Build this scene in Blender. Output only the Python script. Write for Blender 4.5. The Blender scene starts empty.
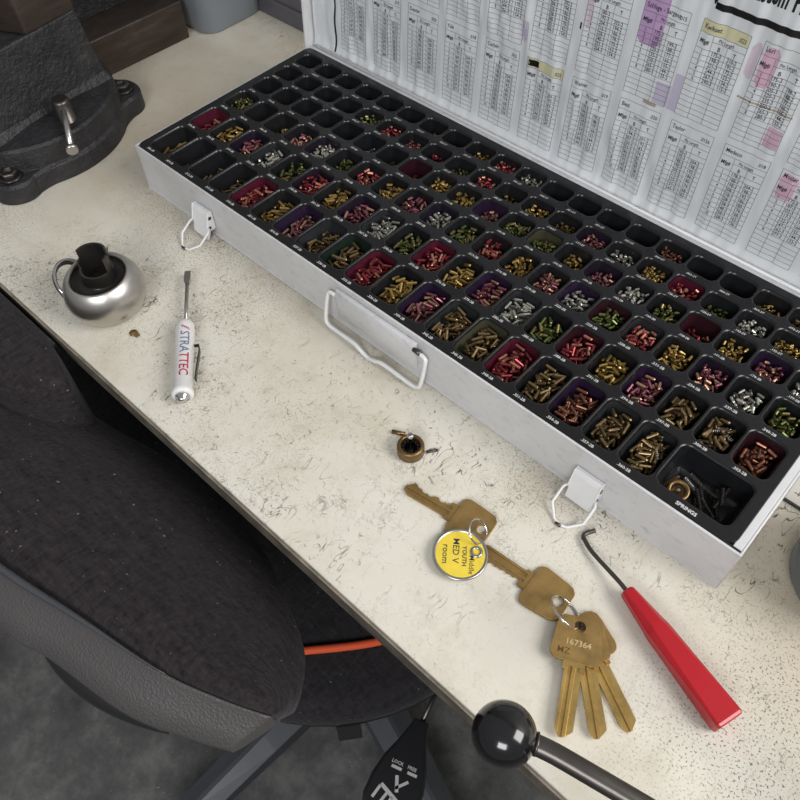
import bpy, bmesh, math, random
from mathutils import Vector, Matrix
sc = bpy.context.scene
col = sc.collection
U = 0.022                      # one compartment pitch of the pin tray, in metres
TZ = -1.76                     # bench top in tray units (tray rim is 0)
def W(x, y, z): return Vector((x*U, y*U, (z-TZ)*U+0.75))

# ---------------------------------------------------------------- camera
cam = bpy.data.objects.new('camera', bpy.data.cameras.new('camera')); col.objects.link(cam)
Rr = ((0.73527988, 0.67738008, -0.02279751), (0.53901884, -0.60482143, -0.58621645), (-0.41087977, 0.41874487, -0.80983365))
cam.matrix_world = Matrix.Translation(W(20.54049, -10.80555, 15.36155)) @ Matrix(((Rr[0][0], -Rr[1][0], -Rr[2][0]), (Rr[0][1], -Rr[1][1], -Rr[2][1]), (Rr[0][2], -Rr[1][2], -Rr[2][2]))).to_4x4()
cam.data.sensor_width = 36; cam.data.lens = 771.98*36/800; cam.data.clip_start = 0.01
sc.camera = cam
# ---------------------------------------------------------------- light
w = bpy.data.worlds.new('world'); sc.world = w; w.use_nodes = True
nt = w.node_tree; bg = nt.nodes['Background']
tc = nt.nodes.new('ShaderNodeTexCoord'); sx = nt.nodes.new('ShaderNodeSeparateXYZ'); rp = nt.nodes.new('ShaderNodeValToRGB')
nt.links.new(tc.outputs['Generated'], sx.inputs[0]); nt.links.new(sx.outputs['Z'], rp.inputs[0]); nt.links.new(rp.outputs[0], bg.inputs[0])
rp.color_ramp.elements[0].color = (.62, .62, .63, 1); rp.color_ramp.elements[1].color = (.95, .96, 1, 1); rp.color_ramp.elements[1].position = .8
bg.inputs[1].default_value = 0.37
def area(name, loc, target, sx_, sy_, power, color=(1, 1, 1)):
    l = bpy.data.lights.new(name, 'AREA'); l.shape = 'RECTANGLE'; l.size = sx_; l.size_y = sy_; l.energy = power; l.color = color
    o = bpy.data.objects.new(name, l); col.objects.link(o); o.location = loc
    o.rotation_euler = (Vector(target)-Vector(loc)).to_track_quat('-Z', 'Y').to_euler(); return o
area('window_light', (1.35, 0.25, 1.65), (0.42, 0.0, 0.75), 0.7, 0.7, 16, (1, .98, .965))
area('front_fill_light', (1.0, -1.3, 1.75), (0.35, 0.1, 0.8), 0.8, 0.5, 15, (.97, .985, 1))  # added fill with no lamp behind it, brightens the raised lid and case front
sc.view_settings.view_transform = 'Standard'; sc.view_settings.look = 'None'
sc.view_settings.exposure = 0.0; sc.view_settings.gamma = 1; sc.view_settings.use_curve_mapping = False

# ---------------------------------------------------------------- materials
def lin(c): return tuple((v/255/12.92 if v/255 <= .04045 else ((v/255+.055)/1.055)**2.4) for v in c)
class N:
    def __init__(s, name):
        s.m = bpy.data.materials.new(name); s.m.use_nodes = True; s.t = s.m.node_tree; s.b = s.t.nodes['Principled BSDF']
        s.tc = None
    def n(s, t, **k):
        x = s.t.nodes.new(t)
        for a, v in k.items(): setattr(x, a, v)
        return x
    def l(s, a, b): s.t.links.new(a, b)
    def co(s, scale=(1, 1, 1), rot=(0, 0, 0)):
        if not s.tc: s.tc = s.n('ShaderNodeTexCoord')
        m = s.n('ShaderNodeMapping'); m.inputs['Scale'].default_value = scale; m.inputs['Rotation'].default_value = rot
        s.l(s.tc.outputs['Object'], m.inputs[0]); return m.outputs[0]
    def noise(s, sc_, det=3, rough=.5, scale=(1, 1, 1), rot=(0, 0, 0), dist=0):
        x = s.n('ShaderNodeTexNoise'); x.inputs['Scale'].default_value = sc_; x.inputs['Detail'].default_value = det
        x.inputs['Roughness'].default_value = rough; x.inputs['Distortion'].default_value = dist; s.l(s.co(scale, rot), x.inputs['Vector']); return x.outputs['Fac']
    def ramp(s, src, stops):
        r = s.n('ShaderNodeValToRGB'); e = r.color_ramp.elements
        while len(e) < len(stops): e.new(.5)
        for i, (p, c) in enumerate(stops): e[i].position = p; e[i].color = c if len(c) == 4 else (*c, 1)
        s.l(src, r.inputs[0]); return r.outputs[0]
    def math(s, op, a, b=None):
        x = s.n('ShaderNodeMath', operation=op)
        for i, v in enumerate((a, b)):
            if v is None: continue
            if isinstance(v, (int, float)): x.inputs[i].default_value = v
            else: s.l(v, x.inputs[i])
        return x.outputs[0]
    def mix(s, f, a, b, mode='MIX'):
        x = s.n('ShaderNodeMix', data_type='RGBA', blend_type=mode)
        for i, v in ((0, f), (6, a), (7, b)):
            if isinstance(v, (int, float)): x.inputs[i].default_value = v
            elif isinstance(v, tuple): x.inputs[i].default_value = v if len(v) == 4 else (*v, 1)
            else: s.l(v, x.inputs[i])
        return x.outputs[2]
    def bump(s, h, st, dist=.001):
        x = s.n('ShaderNodeBump'); x.inputs['Strength'].default_value = st; x.inputs['Distance'].default_value = dist
        s.l(h, x.inputs['Height']); s.l(x.outputs[0], s.b.inputs['Normal'])
def simple(name, c, rough=.5, metal=0, var=0, vs=60, bump=0, bs=200, bd=.0005, spec=None, coat=0):
    k = N(name); c = lin(c); k.b.inputs['Roughness'].default_value = rough; k.b.inputs['Metallic'].default_value = metal
    if spec is not None: k.b.inputs['Specular IOR Level'].default_value = spec
    if coat: k.b.inputs['Coat Weight'].default_value = coat
    if var:
        f = k.noise(vs, 4, .6)
        k.l(k.ramp(f, [(.3, tuple(v*(1-var) for v in c)), (.7, tuple(min(1, v*(1+var)) for v in c))]), k.b.inputs['Base Color'])
    else: k.b.inputs['Base Color'].default_value = (*c, 1)
    if bump: k.bump(k.noise(bs, 3, .6), bump, bd)
    return k.m
def bench_mat():
    k = N('scratched_white_paint')
    base = k.ramp(k.noise(9, 4, .6), [(.3, lin((200, 192, 174))), (.5, lin((213, 208, 194))), (.72, lin((220, 217, 206)))])
    grime = k.ramp(k.noise(28, 6, .7), [(.5, (0, 0, 0)), (.72, (1, 1, 1))])
    c = k.mix(k.math('MULTIPLY', grime, .45), base, lin((176, 163, 138)))
    # brown shop dirt; the two end patches also paint in the light's falloff
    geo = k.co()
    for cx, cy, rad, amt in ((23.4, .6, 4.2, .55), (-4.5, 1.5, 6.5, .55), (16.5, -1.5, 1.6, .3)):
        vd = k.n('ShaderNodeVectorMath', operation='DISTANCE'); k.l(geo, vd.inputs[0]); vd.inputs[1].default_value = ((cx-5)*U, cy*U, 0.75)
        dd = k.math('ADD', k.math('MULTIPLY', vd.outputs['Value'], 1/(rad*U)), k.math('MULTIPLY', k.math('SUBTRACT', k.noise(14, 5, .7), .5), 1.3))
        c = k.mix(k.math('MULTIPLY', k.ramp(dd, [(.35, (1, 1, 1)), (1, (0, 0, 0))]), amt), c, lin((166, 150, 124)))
    # curly short scratches: thin contour lines of warped noise, broken up by patches
    def lines(scale, eps, mscale, lo, hi, sc3=(1, 1, 1), rot=(0, 0, 0)):
        f = k.noise(scale, 2, .5, sc3, rot, .6)
        d = k.math('ABSOLUTE', k.math('SUBTRACT', f, .5))
        ln = k.ramp(d, [(0, (1, 1, 1)), (eps, (0, 0, 0))])
        m = k.ramp(k.noise(mscale, 3, .6), [(lo, (0, 0, 0)), (hi, (1, 1, 1))])
        return k.math('MULTIPLY', ln, m)
    s1 = lines(150, .018, 150, .49, .60)
    s2 = lines(110, .016, 60, .50, .62, (1, .4, 1), (0, 0, .9))
    s3 = lines(230, .024, 34, .50, .62)
    # patch masks: where the bench is worn most
    wear = k.ramp(k.noise(7, 2, .5), [(.44, (.14, .14, .14)), (.60, (1, 1, 1))])
    a = k.math('MULTIPLY', k.math('MAXIMUM', k.math('MAXIMUM', s1, s2), k.math('MULTIPLY', s3, .8)), wear)
    c = k.mix(k.math('MULTIPLY', a, 1.0), c, lin((50, 43, 36)))
    dots = k.ramp(k.noise(820, 2, .6), [(.57, (0, 0, 0)), (.64, (1, 1, 1))])
    dm = k.ramp(k.noise(5, 2, .5), [(.48, (.06, .06, .06)), (.62, (1, 1, 1))])
    vd = k.n('ShaderNodeVectorMath', operation='DISTANCE'); k.l(geo, vd.inputs[0]); vd.inputs[1].default_value = (19*U, -3.2*U, 0.75)
    dm = k.math('MAXIMUM', dm, k.ramp(k.math('ADD', k.math('MULTIPLY', vd.outputs['Value'], 1/(4.5*U)), k.math('MULTIPLY', k.math('SUBTRACT', k.noise(12, 4, .6), .5), 1.2)), [(.3, (1, 1, 1)), (1, (0, 0, 0))]))
    c = k.mix(k.math('MULTIPLY', k.math('MULTIPLY', dots, dm), .8), c, lin((70, 62, 54)))
    spots = k.ramp(k.noise(95, 4, .65), [(.70, (0, 0, 0)), (.745, (1, 1, 1))])
    c = k.mix(k.math('MULTIPLY', spots, .7), c, lin((120, 104, 80)))
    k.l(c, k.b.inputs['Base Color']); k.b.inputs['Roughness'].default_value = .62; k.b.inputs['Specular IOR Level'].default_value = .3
    k.bump(k.noise(60, 6, .7), .25, .001)
    return k.m
def fabric_mat(name, c1, c2, sc_=700):
    k = N(name)
    h = k.noise(sc_, 2, .7, (1, .3, 1), (0, 0, .3)); v = k.noise(sc_, 2, .7, (.3, 1, 1), (0, 0, .3))
    big = k.noise(330, 2, .6, (1, .22, 1), (0, 0, .3)); big2 = k.noise(300, 2, .6, (.22, 1, 1), (0, 0, .3))
    f = k.math('ADD', k.math('MULTIPLY', k.math('ADD', h, v), .22), k.math('MULTIPLY', k.math('ADD', big, big2), .28))
    c = k.ramp(f, [(.34, lin(c1)), (.66, lin(c2))])
    lint = k.ramp(k.noise(300, 1, .5), [(.76, (0, 0, 0)), (.78, (1, 1, 1))])
    c = k.mix(k.math('MULTIPLY', lint, .4), c, lin((170, 165, 160)))
    k.l(c, k.b.inputs['Base Color']); k.b.inputs['Roughness'].default_value = .95; k.b.inputs['Specular IOR Level'].default_value = .12
    k.b.inputs['Sheen Weight'].default_value = .08
    k.bump(f, 1.0, .0022); return k.m
def floor_mat():
    k = N('grey_concrete')
    c = k.ramp(k.noise(12, 8, .72), [(.3, lin((58, 58, 57))), (.5, lin((92, 92, 90))), (.72, lin((134, 134, 130)))])
    sp = k.ramp(k.noise(150, 2, .5), [(.72, (0, 0, 0)), (.75, (1, 1, 1))])
    c = k.mix(k.math('MULTIPLY', sp, .6), c, lin((180, 178, 172)))
    k.l(c, k.b.inputs['Base Color']); k.b.inputs['Roughness'].default_value = .6; return k.m
def ply_mat():
    k = N('dark_plywood_edge')
    wv = k.n('ShaderNodeTexWave', wave_type='BANDS', bands_direction='Z'); wv.inputs['Scale'].default_value = 120; wv.inputs['Distortion'].default_value = .6
    k.l(k.co(), wv.inputs['Vector'])
    c = k.ramp(wv.outputs['Fac'], [(.2, lin((44, 38, 32))), (.6, lin((96, 86, 74))), (.95, lin((150, 140, 124)))])
    n = k.ramp(k.noise(80, 4, .6), [(.35, (.45, .45, .45)), (.65, (1, 1, 1))])
    k.l(k.mix(1.0, c, n, 'MULTIPLY'), k.b.inputs['Base Color']); k.b.inputs['Roughness'].default_value = .8; return k.m
def steel_box_mat():
    k = N('scuffed_white_enamel')
    c = k.ramp(k.noise(14, 5, .6), [(.3, lin((186, 186, 187))), (.55, lin((204, 204, 205))), (.8, lin((214, 214, 215)))])
    g = k.ramp(k.noise(90, 5, .7, (1, 1, 2.2)), [(.54, (0, 0, 0)), (.74, (1, 1, 1))])
    c = k.mix(k.math('MULTIPLY', g, .5), c, lin((140, 136, 130)))
    k.l(c, k.b.inputs['Base Color']); k.b.inputs['Roughness'].default_value = .38; return k.m
def cast_mat():
    k = N('cast_iron_black')
    k.l(k.ramp(k.noise(60, 5, .6), [(.3, lin((34, 34, 37))), (.6, lin((50, 49, 51))), (.85, lin((76, 69, 63)))]), k.b.inputs['Base Color'])
    k.b.inputs['Roughness'].default_value = .5; k.b.inputs['Metallic'].default_value = .25
    k.bump(k.noise(260, 3, .6), .8, .0018); return k.m
def brown_steel():
    k = N('rusty_brown_steel')
    k.l(k.ramp(k.noise(26, 6, .7, (1, .4, 2)), [(.3, lin((44, 38, 34))), (.55, lin((72, 62, 54))), (.8, lin((112, 104, 96)))]), k.b.inputs['Base Color'])
    k.b.inputs['Roughness'].default_value = .5; k.b.inputs['Metallic'].default_value = .45; k.bump(k.noise(180, 4, .6), .3, .001); return k.m
def leather():
    k = N('grained_grey_plastic')
    k.b.inputs['Base Color'].default_value = (*lin((76, 73, 72)), 1); k.b.inputs['Roughness'].default_value = .48
    v = k.n('ShaderNodeTexVoronoi'); v.inputs['Scale'].default_value = 700; k.l(k.co(), v.inputs['Vector'])
    k.bump(v.outputs['Distance'], .5, .0006); return k.m
def brass_mat(name, c, rough=.36):
    k = N(name); cc = lin(c)
    k.l(k.ramp(k.noise(110, 5, .7), [(.3, tuple(v*.72 for v in cc)), (.55, cc), (.8, tuple(min(1, v*1.15) for v in cc))]), k.b.inputs['Base Color'])
    k.b.inputs['Metallic'].default_value = .85; k.l(k.ramp(k.noise(60, 4, .6), [(.3, (rough-.06,)*3), (.7, (rough+.14,)*3)]), k.b.inputs['Roughness'])
    k.bump(k.noise(500, 3, .6), .12, .0004); return k.m
def brushed():
    k = N('brushed_stainless_steel'); k.b.inputs['Base Color'].default_value = (*lin((196, 192, 186)), 1); k.b.inputs['Metallic'].default_value = 1
    k.b.inputs['Roughness'].default_value = .34; k.b.inputs['Anisotropic'].default_value = .3
    k.bump(k.noise(300, 3, .5, (.05, .05, 6)), .06, .0004); return k.m
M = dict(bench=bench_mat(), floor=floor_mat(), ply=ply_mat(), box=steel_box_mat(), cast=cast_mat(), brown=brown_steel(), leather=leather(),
    brush=brushed(), wall=simple('grey_wall_paint', (190, 188, 182), .8, var=.05),
    fabric=fabric_mat('black_woven_fabric', (18, 15, 16), (58, 53, 55)), seatfab=fabric_mat('black_seat_fabric', (30, 28, 30), (58, 55, 57)),
    plastic=simple('black_tray_plastic', (20, 20, 22), .25, var=.12, vs=30, bump=.15, bs=500, bd=.0003),
    blackpl=simple('black_plastic', (32, 32, 34), .4), white_print=simple('white_print', (205, 205, 202), .6), white_en=simple('white_enamel', (226, 226, 226), .35, var=.05, vs=60),
    paper=simple('laminated_paper', (224, 227, 229), .4, var=.035, vs=14, coat=.25), ink=simple('black_ink', (52, 52, 56), .6), line_ink=simple('grey_ruling_ink', (104, 106, 110), .6),
    heavy=simple('solid_black_ink', (14, 14, 16), .5), violet=simple('violet_marker_ink', (190, 156, 198), .5, var=.12, vs=60), lilac=simple('lilac_marker_ink', (196, 188, 208), .5),
    pink=simple('pink_marker_ink', (212, 174, 192), .5, var=.08, vs=60), pale_pink=simple('pale_pink_marker_ink', (206, 192, 203), .5), yellow_ink=simple('yellow_marker_ink', (210, 206, 168), .5),
    stain=simple('brown_adhesive_stain', (170, 158, 138), .6, var=.2, vs=120), dark_steel=simple('dark_steel', (92, 88, 84), .35, .9, var=.15, vs=80), steel=simple('steel', (180, 178, 174), .28, .95),
    chrome=simple('polished_steel', (205, 205, 205), .14, 1), black_metal=simple('blackened_steel', (60, 58, 56), .34, .8, var=.2, vs=60),
    red=simple('red_plastic', (170, 16, 30), .32, var=.05, vs=50, coat=.2), white_pl=simple('white_plastic', (222, 221, 219), .3),
    red_print=simple('red_print', (176, 40, 70), .5), blue_print=simple('slate_blue_print', (112, 122, 150), .5),
    key=brass_mat('worn_brass', (178, 146, 92)), key2=brass_mat('bright_cut_brass', (205, 172, 105), .28), engrave=simple('engraved_brass', (216, 190, 140), .5, .5), engrave_dark=simple('dark_engraved_brass', (112, 86, 46), .5, .5),
    yellow=simple('yellow_card', (226, 200, 66), .5, var=.08, vs=90), ballblack=simple('glossy_black_phenolic', (16, 16, 18), .16, coat=.4), orange=simple('orange_piping', (232, 92, 48), .7),
    bin=simple('blue_grey_plastic', (128, 134, 141), .45, var=.05, vs=20), case=simple('smoky_grey_plastic', (92, 90, 96), .35, var=.1, vs=30), cardboard=simple('brown_cardboard', (140, 104, 72), .8, var=.15),
    cup=simple('dark_grey_plastic', (92, 98, 102), .35), greyleg=simple('grey_painted_metal', (76, 78, 82), .4, .3, var=.1, vs=30), clear=simple('pale_laminated_card', (196, 192, 184), .3),
    brass_flake=brass_mat('dirty_brass', (150, 124, 80)), bronze=brass_mat('aged_bronze', (128, 104, 68), .34))
def pinmat(n, c, r=.3): return brass_mat(n, c, r)
PM = [[pinmat('green_brass_pin', (96, 108, 62)), pinmat('olive_brass_pin', (134, 122, 80))], [pinmat('red_anodised_pin', (146, 62, 68)), pinmat('rose_pin', (198, 136, 116))],
      [pinmat('gold_pin', (186, 156, 92)), pinmat('dark_gold_pin', (134, 110, 62))], [pinmat('purple_copper_pin', (136, 82, 92)), pinmat('copper_pin', (186, 146, 122))],
      [pinmat('nickel_pin', (190, 188, 176)), pinmat('grey_pin', (140, 138, 130))], [pinmat('bronze_pin', (146, 124, 88)), pinmat('dark_bronze_pin', (104, 86, 58))], [pinmat('reddish_bronze_pin', (150, 100, 80)), pinmat('brown_pin', (110, 76, 60))]]
def tint(n, c): return simple(n, c, .34, var=.15, vs=60)
TM = [tint('green_dyed_plastic', (26, 38, 31)), tint('magenta_dyed_plastic', (74, 22, 38)), tint('smoked_plastic', (27, 28, 30)), tint('purple_dyed_plastic', (38, 25, 48)), tint('grey_dusted_plastic', (40, 43, 45)), tint('olive_dyed_plastic', (64, 63, 48)), tint('faint_magenta_plastic', (46, 20, 28)), tint('faint_purple_plastic', (31, 24, 37))]

# ---------------------------------------------------------------- mesh builder (coordinates in tray units)
class MB:
    def __init__(s): s.v = []; s.f = []; s.mi = []; s.sm = []
    def add(s, vs, fs, mi=0, smooth=False):
        o = len(s.v); s.v += [tuple(v) for v in vs]
        for f in fs: s.f.append([i+o for i in f]); s.mi.append(mi); s.sm.append(smooth)
        return s
    def box(s, a, b, mi=0, mat=None):
        (x0, y0, z0), (x1, y1, z1) = a, b
        vs = [Vector(p) for p in ((x0, y0, z0), (x1, y0, z0), (x1, y1, z0), (x0, y1, z0), (x0, y0, z1), (x1, y0, z1), (x1, y1, z1), (x0, y1, z1))]
        if mat: vs = [mat @ v for v in vs]
        return s.add(vs, [(0, 3, 2, 1), (4, 5, 6, 7), (0, 1, 5, 4), (1, 2, 6, 5), (2, 3, 7, 6), (3, 0, 4, 7)], mi)
    def loops(s, L, mi=0, smooth=True, cap0=True, cap1=True, closed=True):
        n = len(L[0]); vs = [p for l in L for p in l]; fs = []
        for k in range(len(L)-1):
            for i in range(n if closed else n-1):
                j = (i+1) % n; fs.append((k*n+i, k*n+j, (k+1)*n+j, (k+1)*n+i))
        s.add(vs, fs, mi, smooth)
        if cap0: s.add(L[0], [tuple(reversed(range(n)))], mi)
        if cap1: s.add(L[-1], [tuple(range(n))], mi)
        return s
    def tube(s, pts, r, seg=8, mi=0, cap=True, closed=False):
        pts = [Vector(p) for p in pts]; L = []; n = len(pts); up = None
        rr = r if isinstance(r, (list, tuple)) else [r]*n
        for i, p in enumerate(pts):
            a = pts[(i-1) % n] if (i > 0 or closed) else p; b = pts[(i+1) % n] if (i < n-1 or closed) else p
            t = (b-a).normalized()
            if up is None: up = t.orthogonal().normalized()
            up = (up-t*up.dot(t)).normalized(); bi = t.cross(up)
            L.append([p+rr[i]*(math.cos(2*math.pi*k/seg)*up+math.sin(2*math.pi*k/seg)*bi) for k in range(seg)])
        if closed: L.append(L[0]); cap = False
        return s.loops(L, mi, True, cap, cap)
    def lathe(s, prof, c=(0, 0, 0), axis=(0, 0, 1), seg=32, mi=0, cap0=True, cap1=True):
        q = Vector(axis).normalized().to_track_quat('Z', 'Y').to_matrix(); c = Vector(c)
        L = [[c+q @ Vector((r*math.cos(2*math.pi*k/seg), r*math.sin(2*math.pi*k/seg), z)) for k in range(seg)] for r, z in prof]
        return s.loops(L, mi, True, cap0, cap1)
    def cyl(s, a, b, r0, r1=None, seg=16, mi=0):
        a = Vector(a); b = Vector(b); r1 = r0 if r1 is None else r1
        return s.lathe([(r0, 0), (r1, (b-a).length)], a, b-a, seg, mi)
    def prism(s, pts, z0, z1, mi=0, mat=None, smooth=False):
        L = [[Vector((x, y, z)) for x, y in pts] for z in (z0, z1)]
        if mat: L = [[mat @ p for p in l] for l in L]
        n = len(pts); s.loops(L, mi, smooth, False, False)
        for l, rev in ((L[0], True), (L[1], False)):
            s.add(l, [tuple(reversed(range(n))) if rev else tuple(range(n))], mi)
        return s
    def text(s, txt, size, fn, mi=0, bold=0, xs=1.0, align='LEFT'):
        vs, fs = text_mesh(txt, bold, align)
        return s.add([fn(v[0]*size*xs, v[1]*size) for v in vs], fs, mi)
_tc = {}
def text_mesh(t, bold, align):
    k = (t, bold, align)
    if k not in _tc:
        c = bpy.data.curves.new('t', 'FONT'); c.body = t; c.size = 1; c.resolution_u = 2; c.offset = bold; c.align_x = align
        o = bpy.data.objects.new('t', c); me = bpy.data.meshes.new_from_object(o)
        _tc[k] = ([tuple(v.co) for v in me.vertices], [tuple(p.vertices) for p in me.polygons])
        bpy.data.objects.remove(o); bpy.data.curves.remove(c); bpy.data.meshes.remove(me)
    return _tc[k]
def fine(vs, fs, mx):
    bm = bmesh.new(); V = [bm.verts.new((v[0], v[1], 0)) for v in vs]
    for f in fs:
        try: bm.faces.new([V[i] for i in f])
        except ValueError: pass
    for it in range(7):
        bmesh.ops.triangulate(bm, faces=bm.faces[:])
        e = [x for x in bm.edges if x.calc_length() > mx]
        if not e: break
        bmesh.ops.subdivide_edges(bm, edges=e, cuts=1)
    bmesh.ops.triangulate(bm, faces=bm.faces[:]); bm.verts.index_update()
    r = ([tuple(v.co) for v in bm.verts], [tuple(v.index for v in f.verts) for f in bm.faces]); bm.free(); return r
def empty(name, loc, rz=0, rot=None):
    o = bpy.data.objects.new(name, None); col.objects.link(o); o.location = W(*loc); o.rotation_euler = rot or (0, 0, rz)
    o.empty_display_size = .01; return o
def tag(o, label=None, cat=None, group=None, kind=None):
    for k, v in (('label', label), ('category', cat), ('group', group), ('kind', kind)):
        if v: o[k] = v
    return o
def build(name, mb, mats, parent=None, origin=None, local=False, bevel=0, bseg=2, merge=True, root=None, sub=0, fixn=True):
    """local: vertices are offsets (units) in the parent's frame; otherwise absolute tray units"""
    if not isinstance(mats, (list, tuple)): mats = [mats]
    me = bpy.data.meshes.new(name)
    if local: org = Vector((0, 0, 0)); vs = [Vector(v)*U for v in mb.v]; loc = org
    else:
        rt = root or parent
        org = W(*origin) if origin else (Vector(rt.location) if rt else W(*mb.v[0]))
        vs = [W(*v)-org for v in mb.v]; loc = org if (not parent) else Vector((0, 0, 0))
    me.from_pydata([tuple(v) for v in vs], [], mb.f)
    for m in mats: me.materials.append(m)
    me.polygons.foreach_set('material_index', mb.mi); me.polygons.foreach_set('use_smooth', mb.sm)
    if merge or fixn:
        bm = bmesh.new(); bm.from_mesh(me)
        if merge: bmesh.ops.remove_doubles(bm, verts=bm.verts, dist=1e-6)
        if fixn: bmesh.ops.recalc_face_normals(bm, faces=bm.faces)
        bm.to_mesh(me); bm.free()
    o = bpy.data.objects.new(name, me); col.objects.link(o); o.location = loc
    if parent: o.parent = parent
    if bevel:
        b = o.modifiers.new('bevel', 'BEVEL'); b.width = bevel*U; b.segments = bseg; b.limit_method = 'ANGLE'; b.angle_limit = math.radians(40)
    if sub: m = o.modifiers.new('sub', 'SUBSURF'); m.levels = sub; m.render_levels = sub
    return o
def rrect(x0, x1, y0, y1, r, k=6, rs=None):
    rs = rs or (r, r, r, r); P = []
    for (cx, cy, sx_, sy_), a0, rr in zip(((x1, y1, -1, -1), (x0, y1, 1, -1), (x0, y0, 1, 1), (x1, y0, -1, 1)), (0, 90, 180, 270), rs):
        for i in range(k+1):
            a = math.radians(a0+90*i/k); P.append((cx+sx_*rr+rr*math.cos(a), cy+sy_*rr+rr*math.sin(a)))
    return P
def spline(P, n):
    P = [Vector(p) for p in P]; P = [2*P[0]-P[1]]+P+[2*P[-1]-P[-2]]; out = []
    m = len(P)-3
    for i in range(n):
        t = i/(n-1)*m; k = min(int(t), m-1); t -= k; a, b, c, d = P[k:k+4]
        out.append(.5*((2*b)+(c-a)*t+(2*a-5*b+4*c-d)*t*t+(3*b-a-3*c+d)*t**3))
    return out

# ---------------------------------------------------------------- setting
FZ = TZ-0.75/U
tag(build('floor', MB().box((-120, -110, FZ-2), (130, 60, FZ)), M['floor'], origin=(0, 0, FZ)), kind='structure')
tag(build('wall_back', MB().box((-120, 30, FZ), (130, 33, 90)), M['wall'], origin=(0, 30, FZ)), kind='structure')
bench = tag(empty('workbench', (5, 0, FZ)), 'long workbench with a scratched off-white painted top and dark plywood edge', 'workbench')
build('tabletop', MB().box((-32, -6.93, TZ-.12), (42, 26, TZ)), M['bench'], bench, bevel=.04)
build('plywood_edge', MB().box((-32, -7.0, TZ-.78), (42, 26, TZ-.12)), M['ply'], bench)
for x, y in ((-30, -4), (39, -4), (-30, 23), (39, 23)):
    build('leg', MB().box((x-1, y-1, FZ), (x+1, y+1, TZ-.78)), M['brown'], bench)

# ---------------------------------------------------------------- pin kit case
case = tag(empty('pin_kit_case', (10, 3, TZ)), 'open white steel pin kit with black compartment tray and charts in its raised lid', 'pin kit')
X0, X1, Y0, Y1 = -.76, 20.93, -1.05, 6.92
b = MB()
b.box((X0, Y0, TZ+.02), (X1, Y1, TZ+.1)); b.box((X0, Y0, TZ+.02), (X1, Y0+.06, -.03)); b.box((X0, Y1-.06, TZ+.02), (X1, Y1, -.03))
b.box((X0, Y0+.06, TZ+.02), (X0+.06, Y1-.06, -.03)); b.box((X1-.06, Y0+.06, TZ+.02), (X1, Y1-.06, -.03))
b.box((X1-.26, Y0+.12, -.07), (X1-.06, Y1-.06, -.035)); b.box((X0+.06, Y1-.16, -.08), (X1-.2, Y1-.06, -.03))
build('case_body', b, M['box'], case, bevel=.02)
b = MB().box((20.30, Y0+.062, -.045), (20.86, Y0+.115, -.022)); build('corner_gap', b, M['heavy'], case)
# tray
YB = [-.97, .82, 2.28, 3.53, 4.62, 5.6, 6.74]
OP = [(-.68, .68), (.97, 2.10), (2.44, 3.39), (3.69, 4.50), (4.76, 5.46), (5.77, 6.44)]
TX0, TX1 = -.68, 20.68
CELL = {}
tb = MB(); K = 6; DEP = .86
tray_mats = [M['plastic']]+TM+[M['white_print']]
def cell(x0, x1, o0, o1, ty0, ty1, tx0, tx1, ti, corner=(0, 0, 0, 0)):
    R_ = .2
    def lp(off, z, r=R_): return [Vector((x, y, z)) for x, y in rrect(x0-off, x1+off, o0-off, o1+off, max(.03, r+off), K)]
    inner = lp(.075, 0)
    outer = []
    cs = ((tx1, ty1), (tx0, ty1), (tx0, ty0), (tx1, ty0))
    for ci, (cx, cy) in enumerate(cs):
        if corner[ci]:
            rr = corner[ci]; sgx = -1 if ci in (0, 3) else 1; sgy = -1 if ci in (0, 1) else 1
            for i in range(K+1):
                a = math.radians(90*ci+90*i/K); outer.append(Vector((cx+sgx*rr+rr*math.cos(a), cy+sgy*rr+rr*math.sin(a), 0)))
        else:
            for i in range(K+1):
                p = inner[ci*(K+1)+i]; q = Vector((cx, cy, 0))
                h = (i < K/2, i > K/2)
                if ci in (0, 2): q = Vector((cx, p.y if h[0] else cy, 0)) if h[0] else (Vector((p.x, cy, 0)) if h[1] else q)
                else: q = Vector((p.x, cy, 0)) if h[0] else (Vector((cx, p.y, 0)) if h[1] else q)
                outer.append(q)
    tb.loops([outer, inner], 0, False, False, False)
    tb.loops([inner, lp(.05, -.006), lp(.018, -.035), lp(0, -.09)], 0, True, False, False)
    d = DEP
    tb.loops([lp(0, -.09), lp(-.04, -d*.72, .18), lp(-.07, -d*.87, .17), lp(-.13, -d*.97, .14), lp(-.2, -d, .1)], ti, True, False, True)
rnd = random.Random(5)
def colour_idx(r, i):
    n = {0: 306, 1: 243, 2: 180, 3: 117, 4: 78, 5: 15}[r]+3*i
    ci = (n//3) % 5
    if r == 3: ci = {12: 0, 10: 3, 9: 2}.get(i, ci)
    if r == 4: ci = {16: 1, 17: 0, 18: 4, 19: 2, 20: 2, 15: 2, 14: 4, 13: 3, 12: 5, 11: 2, 10: 2, 9: 1, 8: 0, 7: 1, 6: 3}.get(i, ci)
    if r == 5: ci = {6: 2, 7: 6, 8: 2, 9: 1, 10: 4, 15: 6, 18: 2}.get(i, 5)
    return n, ci
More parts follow.
